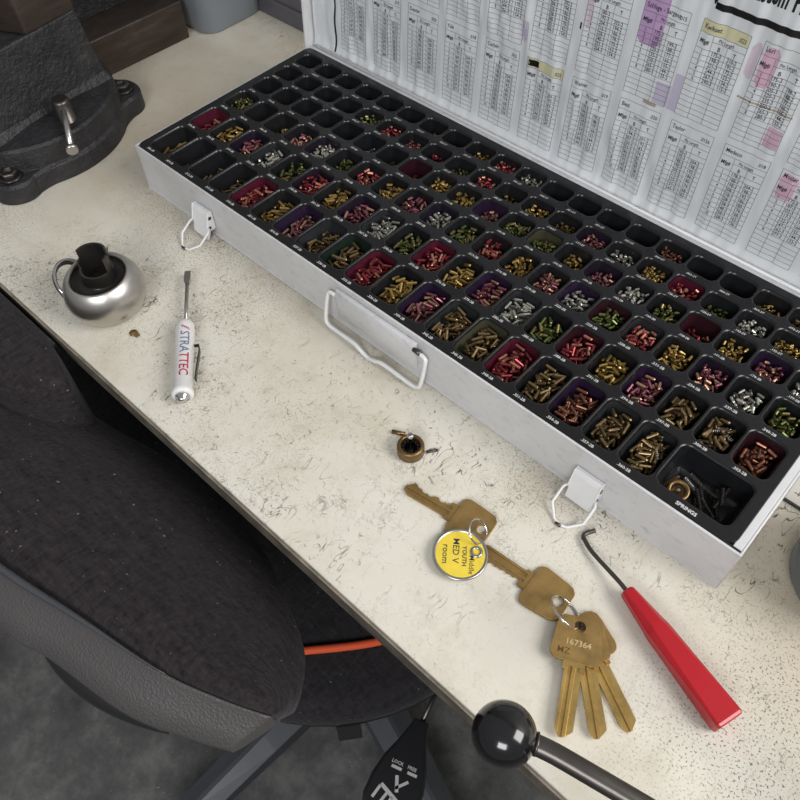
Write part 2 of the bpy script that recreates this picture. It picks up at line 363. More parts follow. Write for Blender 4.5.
for r in range(6):
    for i in range(21):
        if r == 0 and i > 18: continue
        n, ci = colour_idx(r, i)
        tx0 = TX0 if i == 0 else i-.5; tx1 = TX1 if i == 20 else i+.5
        cor = [0]*4
        if r == 5 and i == 20: cor[0] = .25
        if r == 5 and i == 0: cor[1] = .25
        if r == 0 and i == 0: cor[2] = .2
        ti = 3
        if r == 0: ti = {4: 2, 9: 2, 14: 2, 6: 4, 11: 4, 16: 4, 8: 1, 13: 6, 7: 5, 12: 5, 17: 5, 18: 5}.get(i, 3)
        if r == 1: ti = {0: 2, 5: 8, 7: 8, 10: 2, 2: 8, 12: 4, 13: 5, 15: 7, 17: 4, 20: 7, 3: 5, 8: 5}.get(i, 3)
        if r == 2: ti = {9: 8, 4: 8, 14: 4, 16: 5, 18: 8, 15: 7, 6: 3, 20: 3}.get(i, 3)
        if r == 3: ti = {7: 7, 10: 4, 12: 6, 14: 8, 19: 4, 17: 7}.get(i, 3)
        if r == 4: ti = {13: 8, 16: 2}.get(i, 3)
        cell(i-.437, i+.437, OP[r][0], OP[r][1], YB[r], YB[r+1], tx0, tx1, ti, cor)
        CELL[(r, i)] = (i-.437, i+.437, OP[r][0], OP[r][1], n, ci)
cell(18.58, 20.38, -.62, .68, YB[0], YB[1], 18.5, TX1, 3, (0, 0, 0, .3))
sk = lambda off, z: [Vector((x, y, z)) for x, y in rrect(TX0-off, TX1+off, YB[0]-off, YB[6]+off, .25, 6, (.25, .25, .2, .3))]
tb.loops([sk(0, 0), sk(.02, -.03), sk(.02, -.3)], 0, True, False, False)
WP = 9
def put(x, y, z=.003): return lambda a, c: (x+a, y+c, z)
for (r, i), (x0, x1, o0, o1, n, ci) in CELL.items():
    s_ = '.%03d-2%s' % (n, 'B' if r < 4 else 'T')
    sz = .112 if r < 3 else .098
    yy = {0: -.89, 1: .78, 2: 2.2, 3: 3.48, 4: 4.57, 5: 5.56}[r]
    tb.text(s_, sz, put(i-.3, yy), WP, .014)
tb.text('SPRINGS', .135, put(19.22, -.88), WP, .025)
build('compartment_tray', tb, tray_mats, case, merge=False, fixn=False)
# lid
TH = math.radians(3); LY = 7.36
def LP(x, s, d): # d: distance in front of the back panel
    return Vector((x, LY+s*math.sin(TH)-d*math.cos(TH), s*math.cos(TH)+d*math.sin(TH)))
def lbox(mb, a, c, mi=0):
    (x0, s0, d0), (x1, s1, d1) = a, c
    vs = [LP(*p) for p in ((x0, s0, d0), (x1, s0, d0), (x1, s1, d0), (x0, s1, d0), (x0, s0, d1), (x1, s0, d1), (x1, s1, d1), (x0, s1, d1))]
    mb.add(vs, [(0, 3, 2, 1), (4, 5, 6, 7), (0, 1, 5, 4), (1, 2, 6, 5), (2, 3, 7, 6), (3, 0, 4, 7)], mi)
b = MB(); LX0, LX1, LS0, LS1 = -.98, 21.1, -.22, 8.1
lbox(b, (LX0, LS0, -.06), (LX1, LS1, 0)); lbox(b, (LX0, LS0-.06, -.06), (LX1, LS0, .44)); lbox(b, (LX0, LS1, -.06), (LX1, LS1+.06, .5))
lbox(b, (LX0-.06, LS0-.06, -.06), (LX0, LS1+.06, .5)); lbox(b, (LX1, LS0-.06, -.06), (LX1+.06, LS1+.06, .5))
lid = build('lid', b, M['white_en'], case, bevel=.015)
b = MB(); L_ = 21.6
b.tube([(X0+.1, Y1+.03, -.0), (X1-.1, Y1+.03, -.0)], .05, 8)
build('hinge', b, M['white_en'], lid, root=case)
# chart sheet with all its printing, wavy laminate
def wav(x, s):
    p = .9*math.sin(s*1.1+x*.37)+.5*math.sin(s*2.3-x*.21)
    a = .020*math.sin(x*2*math.pi/.83+p)+.014*math.sin(x*2*math.pi/.47+1.7*p+s*.6)+.008*math.sin(x*2*math.pi/.27-p*2)+.010*math.sin(s*2.4+x*.8)+.006*math.sin(s*6.1+x*1.9)
    a *= .75+.45*math.sin(x*.61+s*.9)
    curl = .10*max(0, 1-(s+.2)/.5)**1.7
    return .075+a+curl
ch = MB(); NX = 300; NS = 70
cx0, cx1, cs0, cs1 = -.9, 20.95, -.17, 7.9
vs = []; fs = []
for j in range(NS+1):
    for i in range(NX+1):
        x = cx0+(cx1-cx0)*i/NX; s_ = cs0+(cs1-cs0)*j/NS; vs.append(LP(x, s_, wav(x, s_)))
for j in range(NS):
    for i in range(NX):
        a = j*(NX+1)+i; fs.append((a, a+1, a+NX+2, a+NX+1))
ch.add(vs, fs, 0, True)
CM = [M['paper'], M['ink'], M['line_ink'], M['heavy'], M['violet'], M['lilac'], M['pink'], M['pale_pink'], M['yellow_ink'], M['stain']]
def cp(x, s, e=.006): return LP(x, s, wav(x, s)+e)
def cpatch(x0, x1, s0, s1, mi, e=.004, r=.0):
    nx = max(1, int(abs(x1-x0)/.07)); ns = max(1, int(abs(s1-s0)/.12)); vs = []; fs = []
    for j in range(ns+1):
        for i in range(nx+1):
            s_ = s0+(s1-s0)*j/ns; ins = 0
            if r:
                e_ = min(s_-s0, s1-s_)
                if e_ < r: ins = r-math.sqrt(max(0, r*r-(r-e_)**2))
            vs.append(cp(x0+ins+(x1-x0-2*ins)*i/nx, s_, e))
    for j in range(ns):
        for i in range(nx): a = j*(nx+1)+i; fs.append((a, a+1, a+nx+2, a+nx+1))
    ch.add(vs, fs, mi, True)
LWD = .011
def hl(x0, x1, s, w_=LWD, mi=2): cpatch(x0, x1, s-w_/2, s+w_/2, mi, .006)
def vl(x, s0, s1, w_=LWD, mi=2): cpatch(x-w_/2, x+w_/2, s0, s1, mi, .006)
def ctext(t, x, s, size, bold=.012, align='LEFT', mi=1, xs=.82): ch.text(t, size, lambda a, c: cp(x+a, s+c, .009), mi, bold, xs, align)
rt = random.Random(11)
names_b = ['Sargent', 'Master', 'Dexter', 'Yale', 'Corbin', 'Falcon', 'Weiser', 'Best', 'Taylor', 'Medeco', 'Mosler', 'Yale', 'Arrow', 'Segal']
def table(x0, top, bot, name, spec, yellow=False, first=171, step=23, nrows=8, dark_block=False):
    x1 = x0+1.26
    H = top-bot
    h1 = top-.30; h2 = h1-.38; rows = 13; rh = (h2-bot)/rows
    if yellow: cpatch(x0, x1, h1, top, 8, .003)
    for s_ in (top, h1, bot): hl(x0, x1, s_)
    hl(x0+.38, x1, h1-.16)
    for k in range(rows): hl(x0, x1, h2-rh*k)
    for x in (x0, x1): vl(x, bot, top)
    vl(x0+.38, bot, h1); vl(x0+.80, bot, h1-.16)
    if dark_block: cpatch(x0+.05, x0+.4, h1+.06, top-.05, 3, .008)
    elif name: ctext(name, x0+.07, h1+.1, .17)
    if spec: ctext(spec, x1-.07, h1+.07, .15, align='RIGHT')
    ctext('Mfg#', x0+.05, h2+.13, .155, .02); ctext('Pin Length', x0+.52, h1-.13, .12); ctext('B', x0+.55, h2+.04, .15, .02); ctext('T', x0+.98, h2+.04, .15, .02)
    for k in range(rows):
        s_ = h2-rh*(k+1)+.035
        if k < nrows: ctext(str(k+1), x0+.16, s_, .13)
        if k < nrows: ctext('%d-3' % (first+step*k), x0+.43, s_, .145, .014)
        if 0 < k < nrows or (k == 0 and nrows < 7): ctext('%03d-2' % (210-(step-4)*k if 210-(step-4)*k > 20 else 45+k), x0+.86, s_, .145, .014)
for k in range(13):
    x0 = .53+1.598*k
    if x0+1.26 > 20.8: break
    sp = ['', '.017', '.020', '.018', '.015', '.025', '.019', '.020', '.0156', '.018', '.021', '.014', '.020'][k]
    table(x0, 2.80, .17, names_b[k], sp, yellow=(k == 5), first=165+rt.randint(0, 16), step=rt.choice((10, 13, 15, 18)), nrows=rt.choice((8, 9, 10)), dark_block=(k == 5))
    nm = ['', '', '', '', 'Ilco', 'Lockwood', 'Corbin', 'Schlage - Sargent', 'Kwikset', 'Lori', 'Russwin', 'Arrow', 'Yale'][k]
    sp = ['.017', '.020', '.018', '.015', '.025', '.019', '.019', '.015', '.023', '.020', '.021', '.014', '.020'][k]
    table(x0, 5.5, 3.0, nm, sp, yellow=(k == 8), first=171+rt.randint(0, 9), step=(23 if k == 8 else rt.choice((12, 15, 18))), nrows=(6 if k == 8 else 8))
cpatch(11.72, 12.38, 4.38, 5.75, 4, .002, .12); cpatch(12.6, 13.03, 3.02, 3.62, 5, .002); cpatch(13.05, 13.3, 3.0, 4.0, 5, .002); cpatch(8.15, 8.4, 3.15, 3.75, 5, .002, .03)
cpatch(14.98, 15.38, 4.45, 5.42, 6, .003, .1); cpatch(14.66, 14.93, 4.5, 5.4, 7, .002, .1); cpatch(15.75, 16.15, 3.15, 3.65, 6, .002); cpatch(16.55, 17.0, 2.0, 2.72, 6, .002, .06)
cpatch(10.1, 10.3, 4.2, 6, 7, .002)
cpatch(12.35, 12.75, 2.9, 3.0, 9, .002); cpatch(14.72, 16.2, 4.02, 4.07, 9, .002)
cpatch(9.98, 10.09, 4.12, 4.3, 3, .008, .03)
# bold rule with a rounded end and the heading above it
cpatch(13.42, 20.6, 5.79, 5.95, 3, .010, .07); cpatch(13.38, 13.52, 5.88, 7.6, 3, .010, .06)
ctext('Custom', 15.08, 6.3, .66, .035, 'RIGHT', 3, .46); ctext('Pinning Kit', 15.2, 6.3, .66, .035, mi=3, xs=.52)
# printed wavy border of the sheet
vs = [];
for j in range(41):
    s_ = cs0+.1+(cs1-cs0-.2)*j/40; wv_ = .018*math.sin(s_*5); 
    for dx in (0, .075): vs.append(cp(.2+dx+wv_, s_, .006))
ch.add(vs, [(2*j, 2*j+1, 2*j+3, 2*j+2) for j in range(40)], 3)
build('pinning_chart', ch, CM, lid, root=case, merge=False, fixn=False)
# latches
def latch(cx, w_=.72, open_=.5):
    b = MB(); y = Y0; DZ = -.36
    prof = [(y-.01, -.34), (y-.16, -.30), (y-.22, -.42), (y-.40, -1.28), (y-.34, -1.34), (y-.01, -.62)]
    L = [[Vector((x, py, pz+(DZ if pz > -1.3 else DZ*.9))) for py, pz in prof] for x in (cx-w_/2, cx+w_/2)]
    b.loops(L, 0, False)
    for sx_ in (-1, 1):
        x = cx+sx_*(w_/2+.015); b.loops([[Vector((xx, y-.01, -.32+DZ)), Vector((xx, y-.2, -.3+DZ)), Vector((xx, y-.34, -.8+DZ)), Vector((xx, y-.3, -1.0+DZ)), Vector((xx, y-.01, -1.0+DZ))] for xx in (x-.02, x+.02)], 0, False)
    pl = build('latch', b, M['white_en'], case, bevel=.03)
    b = MB(); h = .50
    a = Vector((cx-w_/2-.03, y-.26, -.86+DZ)); c = Vector((cx+w_/2+.03, y-.26, -.86+DZ))
    d = Vector((0, -.85, -.53)).normalized()
    P = [c, c+Vector((.07, 0, 0))+d*.15, c+Vector((.07, 0, 0))+d*.62, c+Vector((-.2, 0, 0))+d*.92, Vector((cx, c.y, c.z))+d*1.0, a+Vector((.2, 0, 0))+d*.92, a+Vector((-.07, 0, 0))+d*.62, a+Vector((-.07, 0, 0))+d*.15, a]
    P = [Vector((p.x, p.y, max(p.z, TZ+.05))) for p in P]
    b.tube(P, .038, 8)
    build('wire_loop', b, M['white_en'], pl, root=case)
    b = MB()
    for sx_, zz in ((1, -.52), (1, -.86), (-1, -.86)):
        x = cx+sx_*(w_/2+.036); b = MB(); b.cyl((x, y-.16 if zz > -.6 else y-.24, zz+DZ), (x+sx_*.015, y-.16 if zz > -.6 else y-.24, zz+DZ), .06, seg=10)
        build('rivet', b, M['dark_steel'], pl, root=case)
    b = MB(); b.cyl(P[4]+Vector((-.1, 0, 0)), P[4]+Vector((.06, 0, 0)), .043, seg=8)
    build('worn_spot', b, M['dark_steel'], pl, root=case)
latch(2.62); latch(17.3)
# carrying handle: pressed plate and wire bail
b = MB(); y = Y0; zt = -.22; zb = -1.3
L = []
for x, e in ((8.68, .6), (8.83, 1), (11.5, 1), (11.72, .6)):
    L.append([Vector((x, y-.005, zt)), Vector((x, y-.14*e, zt-.02)), Vector((x, y-.2*e, zt-.16)), Vector((x, y-.2*e, zt-.5)), Vector((x, y-.12*e, zb)), Vector((x, y-.005, zb-.02))])
b.loops(L, 0, True)
hp = build('handle_plate', b, M['box'], case, bevel=.02)
b = MB(); yb = y-.14
P = [(8.45, yb, -.34), (8.25, yb-.02, -.36), (8.18, yb-.06, -.5), (8.12, yb-.18, -1.3), (8.22, yb-.24, -1.5), (8.5, yb-.25, -1.54), (9.3, yb-.28, -1.48), (9.55, yb-.3, -1.52), (9.75, yb-.3, -1.62), (9.95, yb-.3, -1.66), (10.2, yb-.3, -1.58), (10.5, yb-.28, -1.5), (11.5, yb-.25, -1.56), (11.74, yb-.22, -1.5), (11.82, yb-.18, -1.3), (11.86, yb-.06, -.55), (11.8, yb-.02, -.4), (11.45, yb, -.36)]
P = [(x+.28, y_, z_-.05) for x, y_, z_ in P]
b.tube(spline(P, 70), .062, 10); build('wire_handle', b, M['white_en'], hp, root=case)
b = MB().cyl((11.68, yb, -.41), (11.94, yb, -.42), .075, seg=12); build('worn_steel_pivot', b, M['dark_steel'], hp, root=case)

# ---------------------------------------------------------------- pins
def pin_mb(L, r, seg, pointed):
    b = MB(); e = r*.35
    prof = [(r*.3, -L/2), (r, -L/2+(r*.75 if pointed else e)), (r, L/2-e*.7), (r*.8, L/2)]
    if seg <= 6: prof = [(r*.6, -L/2), (r, -L/2+e), (r, L/2-e), (r*.7, L/2)]
    b.lathe(prof, seg=seg); b.sm = [False]*len(b.sm); return b
INDIV = [(0, 18), (0, 17), (1, 20), (1, 19)]
FILL = {}
for (r, i) in CELL:
    v = rnd.uniform(.75, 1.15)
    if r == 3 and i < 6: v = 0
    if r == 3 and i == 5: v = .3
    if r == 4: v = .0 if i < 4 else rnd.uniform(.3, .7)
    if r == 5: v = [0, 0, 0, 0, 0, 0, .25, .25, .4, .6, 1.0, .06, .05, .06, .07, .5, .12, .06, .4, .4, .5][i]
    if r == 2: v = [.7, .05, .3, .45, .7, .4, .5, .8, .7, .8, 1, .5, 1, .9, .9, 1, 1, .5, .9, .8, .8][i]
    if r == 3 and i >= 6: v = [.3, .2, .5, .6, .4, .7, .5, .4, .6, .9, .6, .3, .9, .8, .9][i-6]
    if r == 1: v = [.4, .9, 1.1, .9, .5, 1.1, .9, .7, 1, .5, 1, .7, .9, .9, .9, 1, .8, .9, .9, .8, .7][i]
    if r >= 4: v = min(1.1, v*1.5)
    if r == 0: v = [.35, .25, .3, .35, .6, .5, .5, .5, .6, .8, .7, .6, .75, .85, .8, .85, .8, .8, 1.15][i]
    FILL[(r, i)] = v
def pile(r, i, x0, x1, o0, o1, n, rad, L, rg):
    gx = 22; gy = max(10, int(22*(o1-o0)/(x1-x0))); ax0, ax1, ay0, ay1 = x0+.07, x1-.07, o0+.07, o1-.07
    hm = [[0.0]*gx for _ in range(gy)]
    for jy in range(gy):
        for jx in range(gx):
            ex = min(jx, gx-1-jx)/gx*(ax1-ax0); ey = min(jy, gy-1-jy)/gy*(ay1-ay0); e_ = min(ex, ey)
            hm[jy][jx] = .13*max(0, 1-e_/.10)**2
    out = []
    for k in range(n):
        best = None
        for tr in range(6):
            a = rg.uniform(0, math.pi*2); hx, hy = math.cos(a)*L/2, math.sin(a)*L/2
            mx = (ax1-ax0)/2-abs(hx)-rad; my = (ay1-ay0)/2-abs(hy)-rad
            if mx < 0: mx = .01
            x = (ax0+ax1)/2+mx*rg.uniform(-1, 1); y = (ay0+ay1)/2+my*min(1, rg.uniform(-1, 1.05))
            def hh(px, py):
                m = 0
                for dx in (-rad*.7, 0, rad*.7):
                    for dy in (-rad*.7, 0, rad*.7):
                        jx = int((px+dx-ax0)/(ax1-ax0)*gx); jy = int((py+dy-ay0)/(ay1-ay0)*gy)
                        if 0 <= jx < gx and 0 <= jy < gy: m = max(m, hm[jy][jx])
                return m
            T_ = [-1, -.5, 0, .5, 1]; H = [hh(x+hx*t, y+hy*t) for t in T_]
            best_h = None
            for A, B_ in ((0, 4), (1, 4), (0, 3), (1, 3), (2, 4), (0, 2)):
                sl = (H[B_]-H[A])/(T_[B_]-T_[A]); ic = H[A]-sl*T_[A]
                ex = max(H[q]-(ic+sl*T_[q]) for q in range(5)); ic += max(0, ex)
                if abs(sl) > L*.33: continue
                if best_h is None or ic < best_h[0]: best_h = (ic, sl)
            if best_h is None: best_h = (max(H), 0)
            if best is None or best_h[0]+rg.uniform(0, .03) < best[0]: best = (best_h[0], best_h[1], x, y, a, hx, hy)
        ic, sl, x, y, a, hx, hy = best
        if ic > .66: continue
        zc = -DEP+ic+rad
        out.append((x, y, zc, Vector((hx, hy, sl))))
        for q in range(13):
            t = -1+q/6; px, py = x+hx*t, y+hy*t; top = ic+sl*t+rad*1.95
            for dx in (-rad*.8, 0, rad*.8):
                for dy in (-rad*.8, 0, rad*.8):
                    jx = int((px+dx-ax0)/(ax1-ax0)*gx); jy = int((py+dy-ay0)/(ay1-ay0)*gy)
                    tt = top-(0 if dx == dy == 0 else rad*.4)
                    if 0 <= jx < gx and 0 <= jy < gy: hm[jy][jx] = max(hm[jy][jx], tt)
    return out
CN = ['green', 'red', 'gold', 'purple', 'silver', 'bronze', 'reddish brown']
stuff = MB(); smats = [m for p in PM for m in p]
NI = 0
protos = {}
for (r, i), (x0, x1, o0, o1, n, ci) in CELL.items():
    f_ = FILL[(r, i)]
    if f_ <= 0: continue
    pi = ci
    if r == 0 and ci in (0, 4): pi = 5
    if r == 0 and ci == 2 : pi = 5 if i > 12 else 2
    if (r, i) == (1, 20): pi = 6
    if (r, i) == (0, 16): pi = 6
    if (r, i) in ((1, 18), (1, 19)): pi = 5
    Ls = {0: .32, 1: .265, 2: .20, 3: .15, 4: .12, 5: .105}[r]; rad = .041 if r < 4 else .038
    rg = random.Random(1000*r+i)
    vol = {0: 92, 1: 104, 2: 118, 3: 110, 4: 90, 5: 90}[r]
    N_ = max(2, int(vol*f_*(1.0 if (r, i) in INDIV else 1.15)))
    P = pile(r, i, x0, x1, o0, o1, N_, rad, Ls, rg)
    if (r, i) in INDIV:
        lab = 'small %s lock pin heaped in the tray compartment printed .%03d-2B' % (CN[pi], n)
        ms = []
        for q in range(2):
            b = pin_mb(Ls, rad, 12, True)
            me_o = build('lock_pin', b, PM[pi][q], origin=(0, 0, 0)); 
            ms.append(me_o.data); bpy.data.objects.remove(me_o)
        # meshes were built round the tray origin: recentre them on their own
        for me in ms:
            for v in me.vertices: v.co -= Vector((0, 0, 0))
        for (x, y, z, h) in P:
            o = bpy.data.objects.new('lock_pin', ms[0 if rg.random() < .62 else 1]); col.objects.link(o); o.location = W(x, y, z)
            o.rotation_euler = h.to_track_quat('Z', 'Y').to_euler()
            tag(o, lab, 'pin', 'lock pins in the .%03d-2B compartment' % n); NI += 1
    else:
        seg = 8 if r < 2 or i > 12 else 6
        tmpl = pin_mb(Ls, rad, seg, r < 4)
        for (x, y, z, h) in P:
            m = Matrix.Translation((x, y, z)) @ h.to_track_quat('Z', 'Y').to_matrix().to_4x4()
            mi = pi*2+(0 if rg.random() < .62 else 1)
            o_ = len(stuff.v)
            stuff.v += [tuple(m @ Vector(v)) for v in tmpl.v]
            stuff.f += [[q+o_ for q in f] for f in tmpl.f]; stuff.mi += [mi]*len(tmpl.f); stuff.sm += tmpl.sm
print('individual pins', NI, 'stuff verts', len(stuff.v))
o = build('lock_pins', stuff, smats, origin=(10, 3, -DEP), merge=False, fixn=False)
tag(o, 'the many small coloured lock pins heaped in the farther compartments of the black tray', 'pins', kind='stuff')
# springs compartment
def coil(a, c, R_, rw, turns):
    a = Vector(a); c = Vector(c); d = c-a; t = d.normalized(); u = t.orthogonal().normalized(); v = t.cross(u); n = int(turns*8)
    return MB().tube([a+d*k/n+R_*(math.cos(k*math.pi/4)*u+math.sin(k*math.pi/4)*v) for k in range(n+1)], rw, 4)
SP = [((18.78, -.42, -.70), (18.92, .02, -.62), .055, 'brown', 'bronze'), ((18.72, -.30, -.60), (18.86, .14, -.52), .055, 'brown', 'bronze'), ((19.0, .30, -.70), (19.42, .12, -.66), .06, 'grey', 'steel'), ((19.05, .42, -.60), (19.5, .28, -.62), .06, 'grey', 'dark_steel')]
rg = random.Random(3)
for k in range(15):
    x = rg.uniform(19.3, 20.0); y = rg.uniform(-.35, .25); a = rg.gauss(-.75, .35); L = rg.uniform(.45, .75)
    z = -.8+.03*k; SP.append(((x-math.cos(a)*L/2, y-math.sin(a)*L/2, z), (x+math.cos(a)*L/2, y+math.sin(a)*L/2, z+rg.uniform(-.02, .05)), .042, 'dark', 'black_metal'))
for a, c, R_, cn, mk in SP:
    b = coil(a, c, R_, .014, (Vector(c)-Vector(a)).length/.045)
    lb = {'brown': 'thin brown coil spring beside the brass cap in the compartment printed SPRINGS', 'grey': 'pale steel coil spring at the back of the compartment printed SPRINGS', 'dark': 'thin dark coil spring in the tangle in the compartment printed SPRINGS'}[cn]
    tag(build('coil_spring', b, M[mk], origin=tuple((Vector(a)+Vector(c))/2)), lb, 'spring', cn+' springs in the springs compartment')
cap_ = tag(empty('cylinder_plug', (19.05, -.2, -.6)), 'round brass cylinder cap with a steel stud lying in the compartment printed SPRINGS', 'cap')
b = MB().lathe([(.16, 0), (.16, .12), (.24, .16), (.27, .10), (.27, -.06), (.24, -.1), (.1, -.1)], (19.05, -.2, -.58), (.15, -.25, 1), 28, cap0=False)
build('brass_ring', b, M['bronze'], cap_)
b = MB().lathe([(.055, -.08), (.055, .12), (.03, .16)], (19.05, -.2, -.58), (.15, -.25, 1), 12); build('stud', b, M['chrome'], cap_)
# a few springs lie on the pins of two compartments
for (cx, cy, cz, n) in ((18.05, .3, -.30, '.360-2B'), (18.2, .15, -.27, '.360-2B'), (19.0, 1.85, -.33, '.300-2B'), (19.15, 1.72, -.30, '.300-2B'), (18.92, 1.7, -.30, '.300-2B')):
    a = rg.uniform(-1, 1); d = Vector((math.cos(a)*.17, math.sin(a)*.17, 0)); c0 = Vector((cx, cy, cz))
    tag(build('coil_spring', coil(c0-d, c0+d, .045, .013, 7), M['steel'], origin=(cx, cy, cz)), 'short steel coil spring lying on the pins in the compartment printed '+n, 'spring', 'short springs on the %s pins' % n)

# ---------------------------------------------------------------- bench vise
vise = tag(empty('bench_vise', (-6.3, -1.7, TZ)), 'heavy black cast iron vise bolted to the far left of the bench', 'vise')
vc = Vector((-6.6, -1.95)); b = MB()
ang = [-40.4, 68.5, 194]; out = []
for k in range(180):
    a = 2*k; r_ = 3.4
    for g in ang:
        d = (a-g+180) % 360-180
        if abs(d) < 23: r_ = max(r_, 3.4+.75*math.sqrt(max(0, 1-(d/13)**2)) if abs(d) < 13 else 3.4)
        if 12 <= abs(d) < 24: r_ = max(r_, 3.4+.3*(1-(abs(d)-12)/12)**2)
    out.append((a, r_))
def ringp(f, z): return [Vector((vc.x+math.cos(math.radians(a))*f(r_), vc.y+math.sin(math.radians(a))*f(r_), z)) for a, r_ in out]
b.loops([ringp(lambda r_: r_, TZ+.01), ringp(lambda r_: r_, TZ+.62), ringp(lambda r_: r_-.1, TZ+.72), ringp(lambda r_: min(r_-.1, 3.38), TZ+.74), ringp(lambda r_: 3.32, TZ+1.45), ringp(lambda r_: 3.24, TZ+1.52), ringp(lambda r_: 2.2, TZ+1.66)], 0, False)
build('swivel_base', b, M['cast'], vise, bevel=.05, bseg=3)
for g in ang:
    p = vc+Vector((math.cos(math.radians(g)), math.sin(math.radians(g))))*3.52
    b = MB().lathe([(.42, 0), (.42, .06), (.36, .1), (.3, .1)], (p.x, p.y, TZ+.72), cap1=True, seg=24)
    wz = build('washer', b, M['black_metal'], vise)
    b = MB().lathe([(.3, 0), (.3, .12), (.26, .16), (.17, .16), (.15, .06), (.0, .06)], (p.x, p.y, TZ+.81), seg=6, cap1=False); build('bolt_head', b, M['dark_steel'], vise, bevel=.01)
b = MB()
rot = Matrix.Translation((-4.85, -1.8, 0)) @ Matrix.Rotation(math.radians(7), 4, 'Z')
L = []
for z, gx, y0, y1 in ((TZ+1.5, .3, -2.9, 2.75), (TZ+1.85, .12, -2.8, 2.62), (TZ+3.0, .02, -2.8, 2.5), (2.35, -.05, -2.8, 2.4)):
    L.append([rot @ Vector(p) for p in ((gx, y0, z), (gx, y1, z), (-3.4, y1, z), (-3.4, y0, z))])
b.loops(L, 0, False); build('vise_body', b, M['cast'], vise, bevel=.08)
b = MB().prism([(.05, .35), (.05, 2.35), (-3.6, 2.35), (-3.6, -.2), (-1.6, -.2)], 2.37, 6.2, mat=rot); build('fixed_jaw', b, M['brown'], vise, bevel=.07)
b = MB().lathe([(.44, 0), (.44, .12), (.3, .16), (.3, .95), (.25, 1.05)], (-3.95, -1.6, TZ+1.3), seg=20); lb_ = build('lock_bolt', b, M['dark_steel'], vise)
b = MB().cyl((-4.1, -1.5, .46), (-2.52, -2.4, -.25), .1, seg=14); b.lathe([(.19, 0), (.21, .06), (.19, .14)], (-2.54, -2.39, -.25), (1.6, -.74, -.4), 18); build('lock_handle', b, M['steel'], lb_, root=vise)
# steel bar behind the vise
b = MB().prism([(-9.5, 1.55), (-7.6, 1.55), (-7.45, 6.0), (-9.35, 6.0)], TZ+.01, -.2)
bar = tag(empty('steel_bar', (-8.5, 3.8, TZ)), 'thick rusty brown steel bar lying on the bench behind the vise', 'bar'); build('bar_body', b, M['brown'], bar, bevel=.06)
b = MB().prism([(-9.35, 1.6), (-9.15, 1.6), (-9.05, 5.9), (-9.25, 5.9)], -.2, 1.2); build('upright_flange', b, M['cast'], bar, bevel=.03)
# grey bin
binr = tag(empty('storage_bin', (-9.3, 8.0, TZ)), 'blue-grey plastic bin standing at the far end of the bench', 'bin')
b = MB(); L = []
for z, o_, in ((TZ+.01, -.1), (TZ+.12, 0), (4.6, .5), (5, .5), (5, .62), (4.7, .62)): L.append([Vector((x, y, z)) for x, y in rrect(-12.6-o_, -6.7+o_, 6.45-o_, 9.6+o_, .7, 6)])
b.loops(L, 0, True, True, False); L = [[Vector((x, y, z)) for x, y in rrect(-12.6-o_, -6.7+o_, 6.45-o_, 9.6+o_, .6, 6)] for z, o_ in ((5, .5), (TZ+.25, -.1))]; b.loops(L, 0, True, False, True)
build('bin_body', b, M['bin'], binr)
# smoky parts case
pc = tag(empty('parts_case', (-4, 10.9, TZ)), 'low smoky grey plastic parts case beside the blue-grey bin, behind the raised lid', 'case')
b = MB(); b.box((-7.1, 9.35, TZ+.01), (-1.0, 12.8, TZ+.12)); b.box((-7.1, 9.35, TZ+.12), (-1, 9.5, .55)); b.box((-7.1, 12.65, TZ+.12), (-1, 12.8, .55)); b.box((-7.1, 9.5, TZ+.12), (-6.95, 12.65, .55)); b.box((-1.15, 9.5, TZ+.12), (-1, 12.65, .55))
cbod = build('case_shell', b, M['case'], pc, bevel=.03)
for z in (TZ+.7, TZ+1.3, .45):
    build('rim_rib', MB().box((-7.2, 9.26, z), (-.95, 9.36, z+.16)), M['case'], cbod, root=pc, bevel=.02)
cb = tag(build('cardboard_box', MB().box((-6.3, 9.8, TZ+.14), (-1.6, 12.4, .2)), M['cardboard'], origin=(-4, 11, TZ+.14), bevel=.03), 'brown cardboard box inside the smoky grey parts case', 'box')

# ---------------------------------------------------------------- door knob
kb = tag(empty('door_knob', (3.3, -5.0, TZ)), 'round brushed steel door knob resting face down with its hollow sleeve pointing up', 'door knob')
kx, ky = 3.05, -5.17; ax = Vector((.02, -.04, 1)); KS = .87
prof = [(.55, .0), (.75, .03), (1.0, .16), (1.22, .42), (1.34, .75), (1.36, .98), (1.3, 1.28), (1.16, 1.56), (1.03, 1.70), (.99, 1.73), (.95, 1.71), (.92, 1.62)]
build('knob_body', MB().lathe([(r_*KS, z*KS) for r_, z in prof], (kx, ky, TZ+.01), ax, 56, cap1=False), M['brush'], kb)
build('recessed_collar', MB().lathe([(r_*KS, z*KS) for r_, z in [(.93, 1.64), (.90, 1.50), (.78, 1.44), (.55, 1.46), (.50, 1.50), (.47, 1.56)]], (kx, ky, TZ+.01), ax, 48, cap0=False, cap1=False), M['black_metal'], kb)
b = MB(); seg = 60; zb_ = TZ+1.22; SR0, SR1 = .47, .41
def slv(k):
    a = 360*k/seg
    if 12 <= a < 42: return .95
    if 42 <= a < 84: return .42
    if 84 <= a < 200: return 1.0
    if 200 <= a < 225: return .72
    return .48
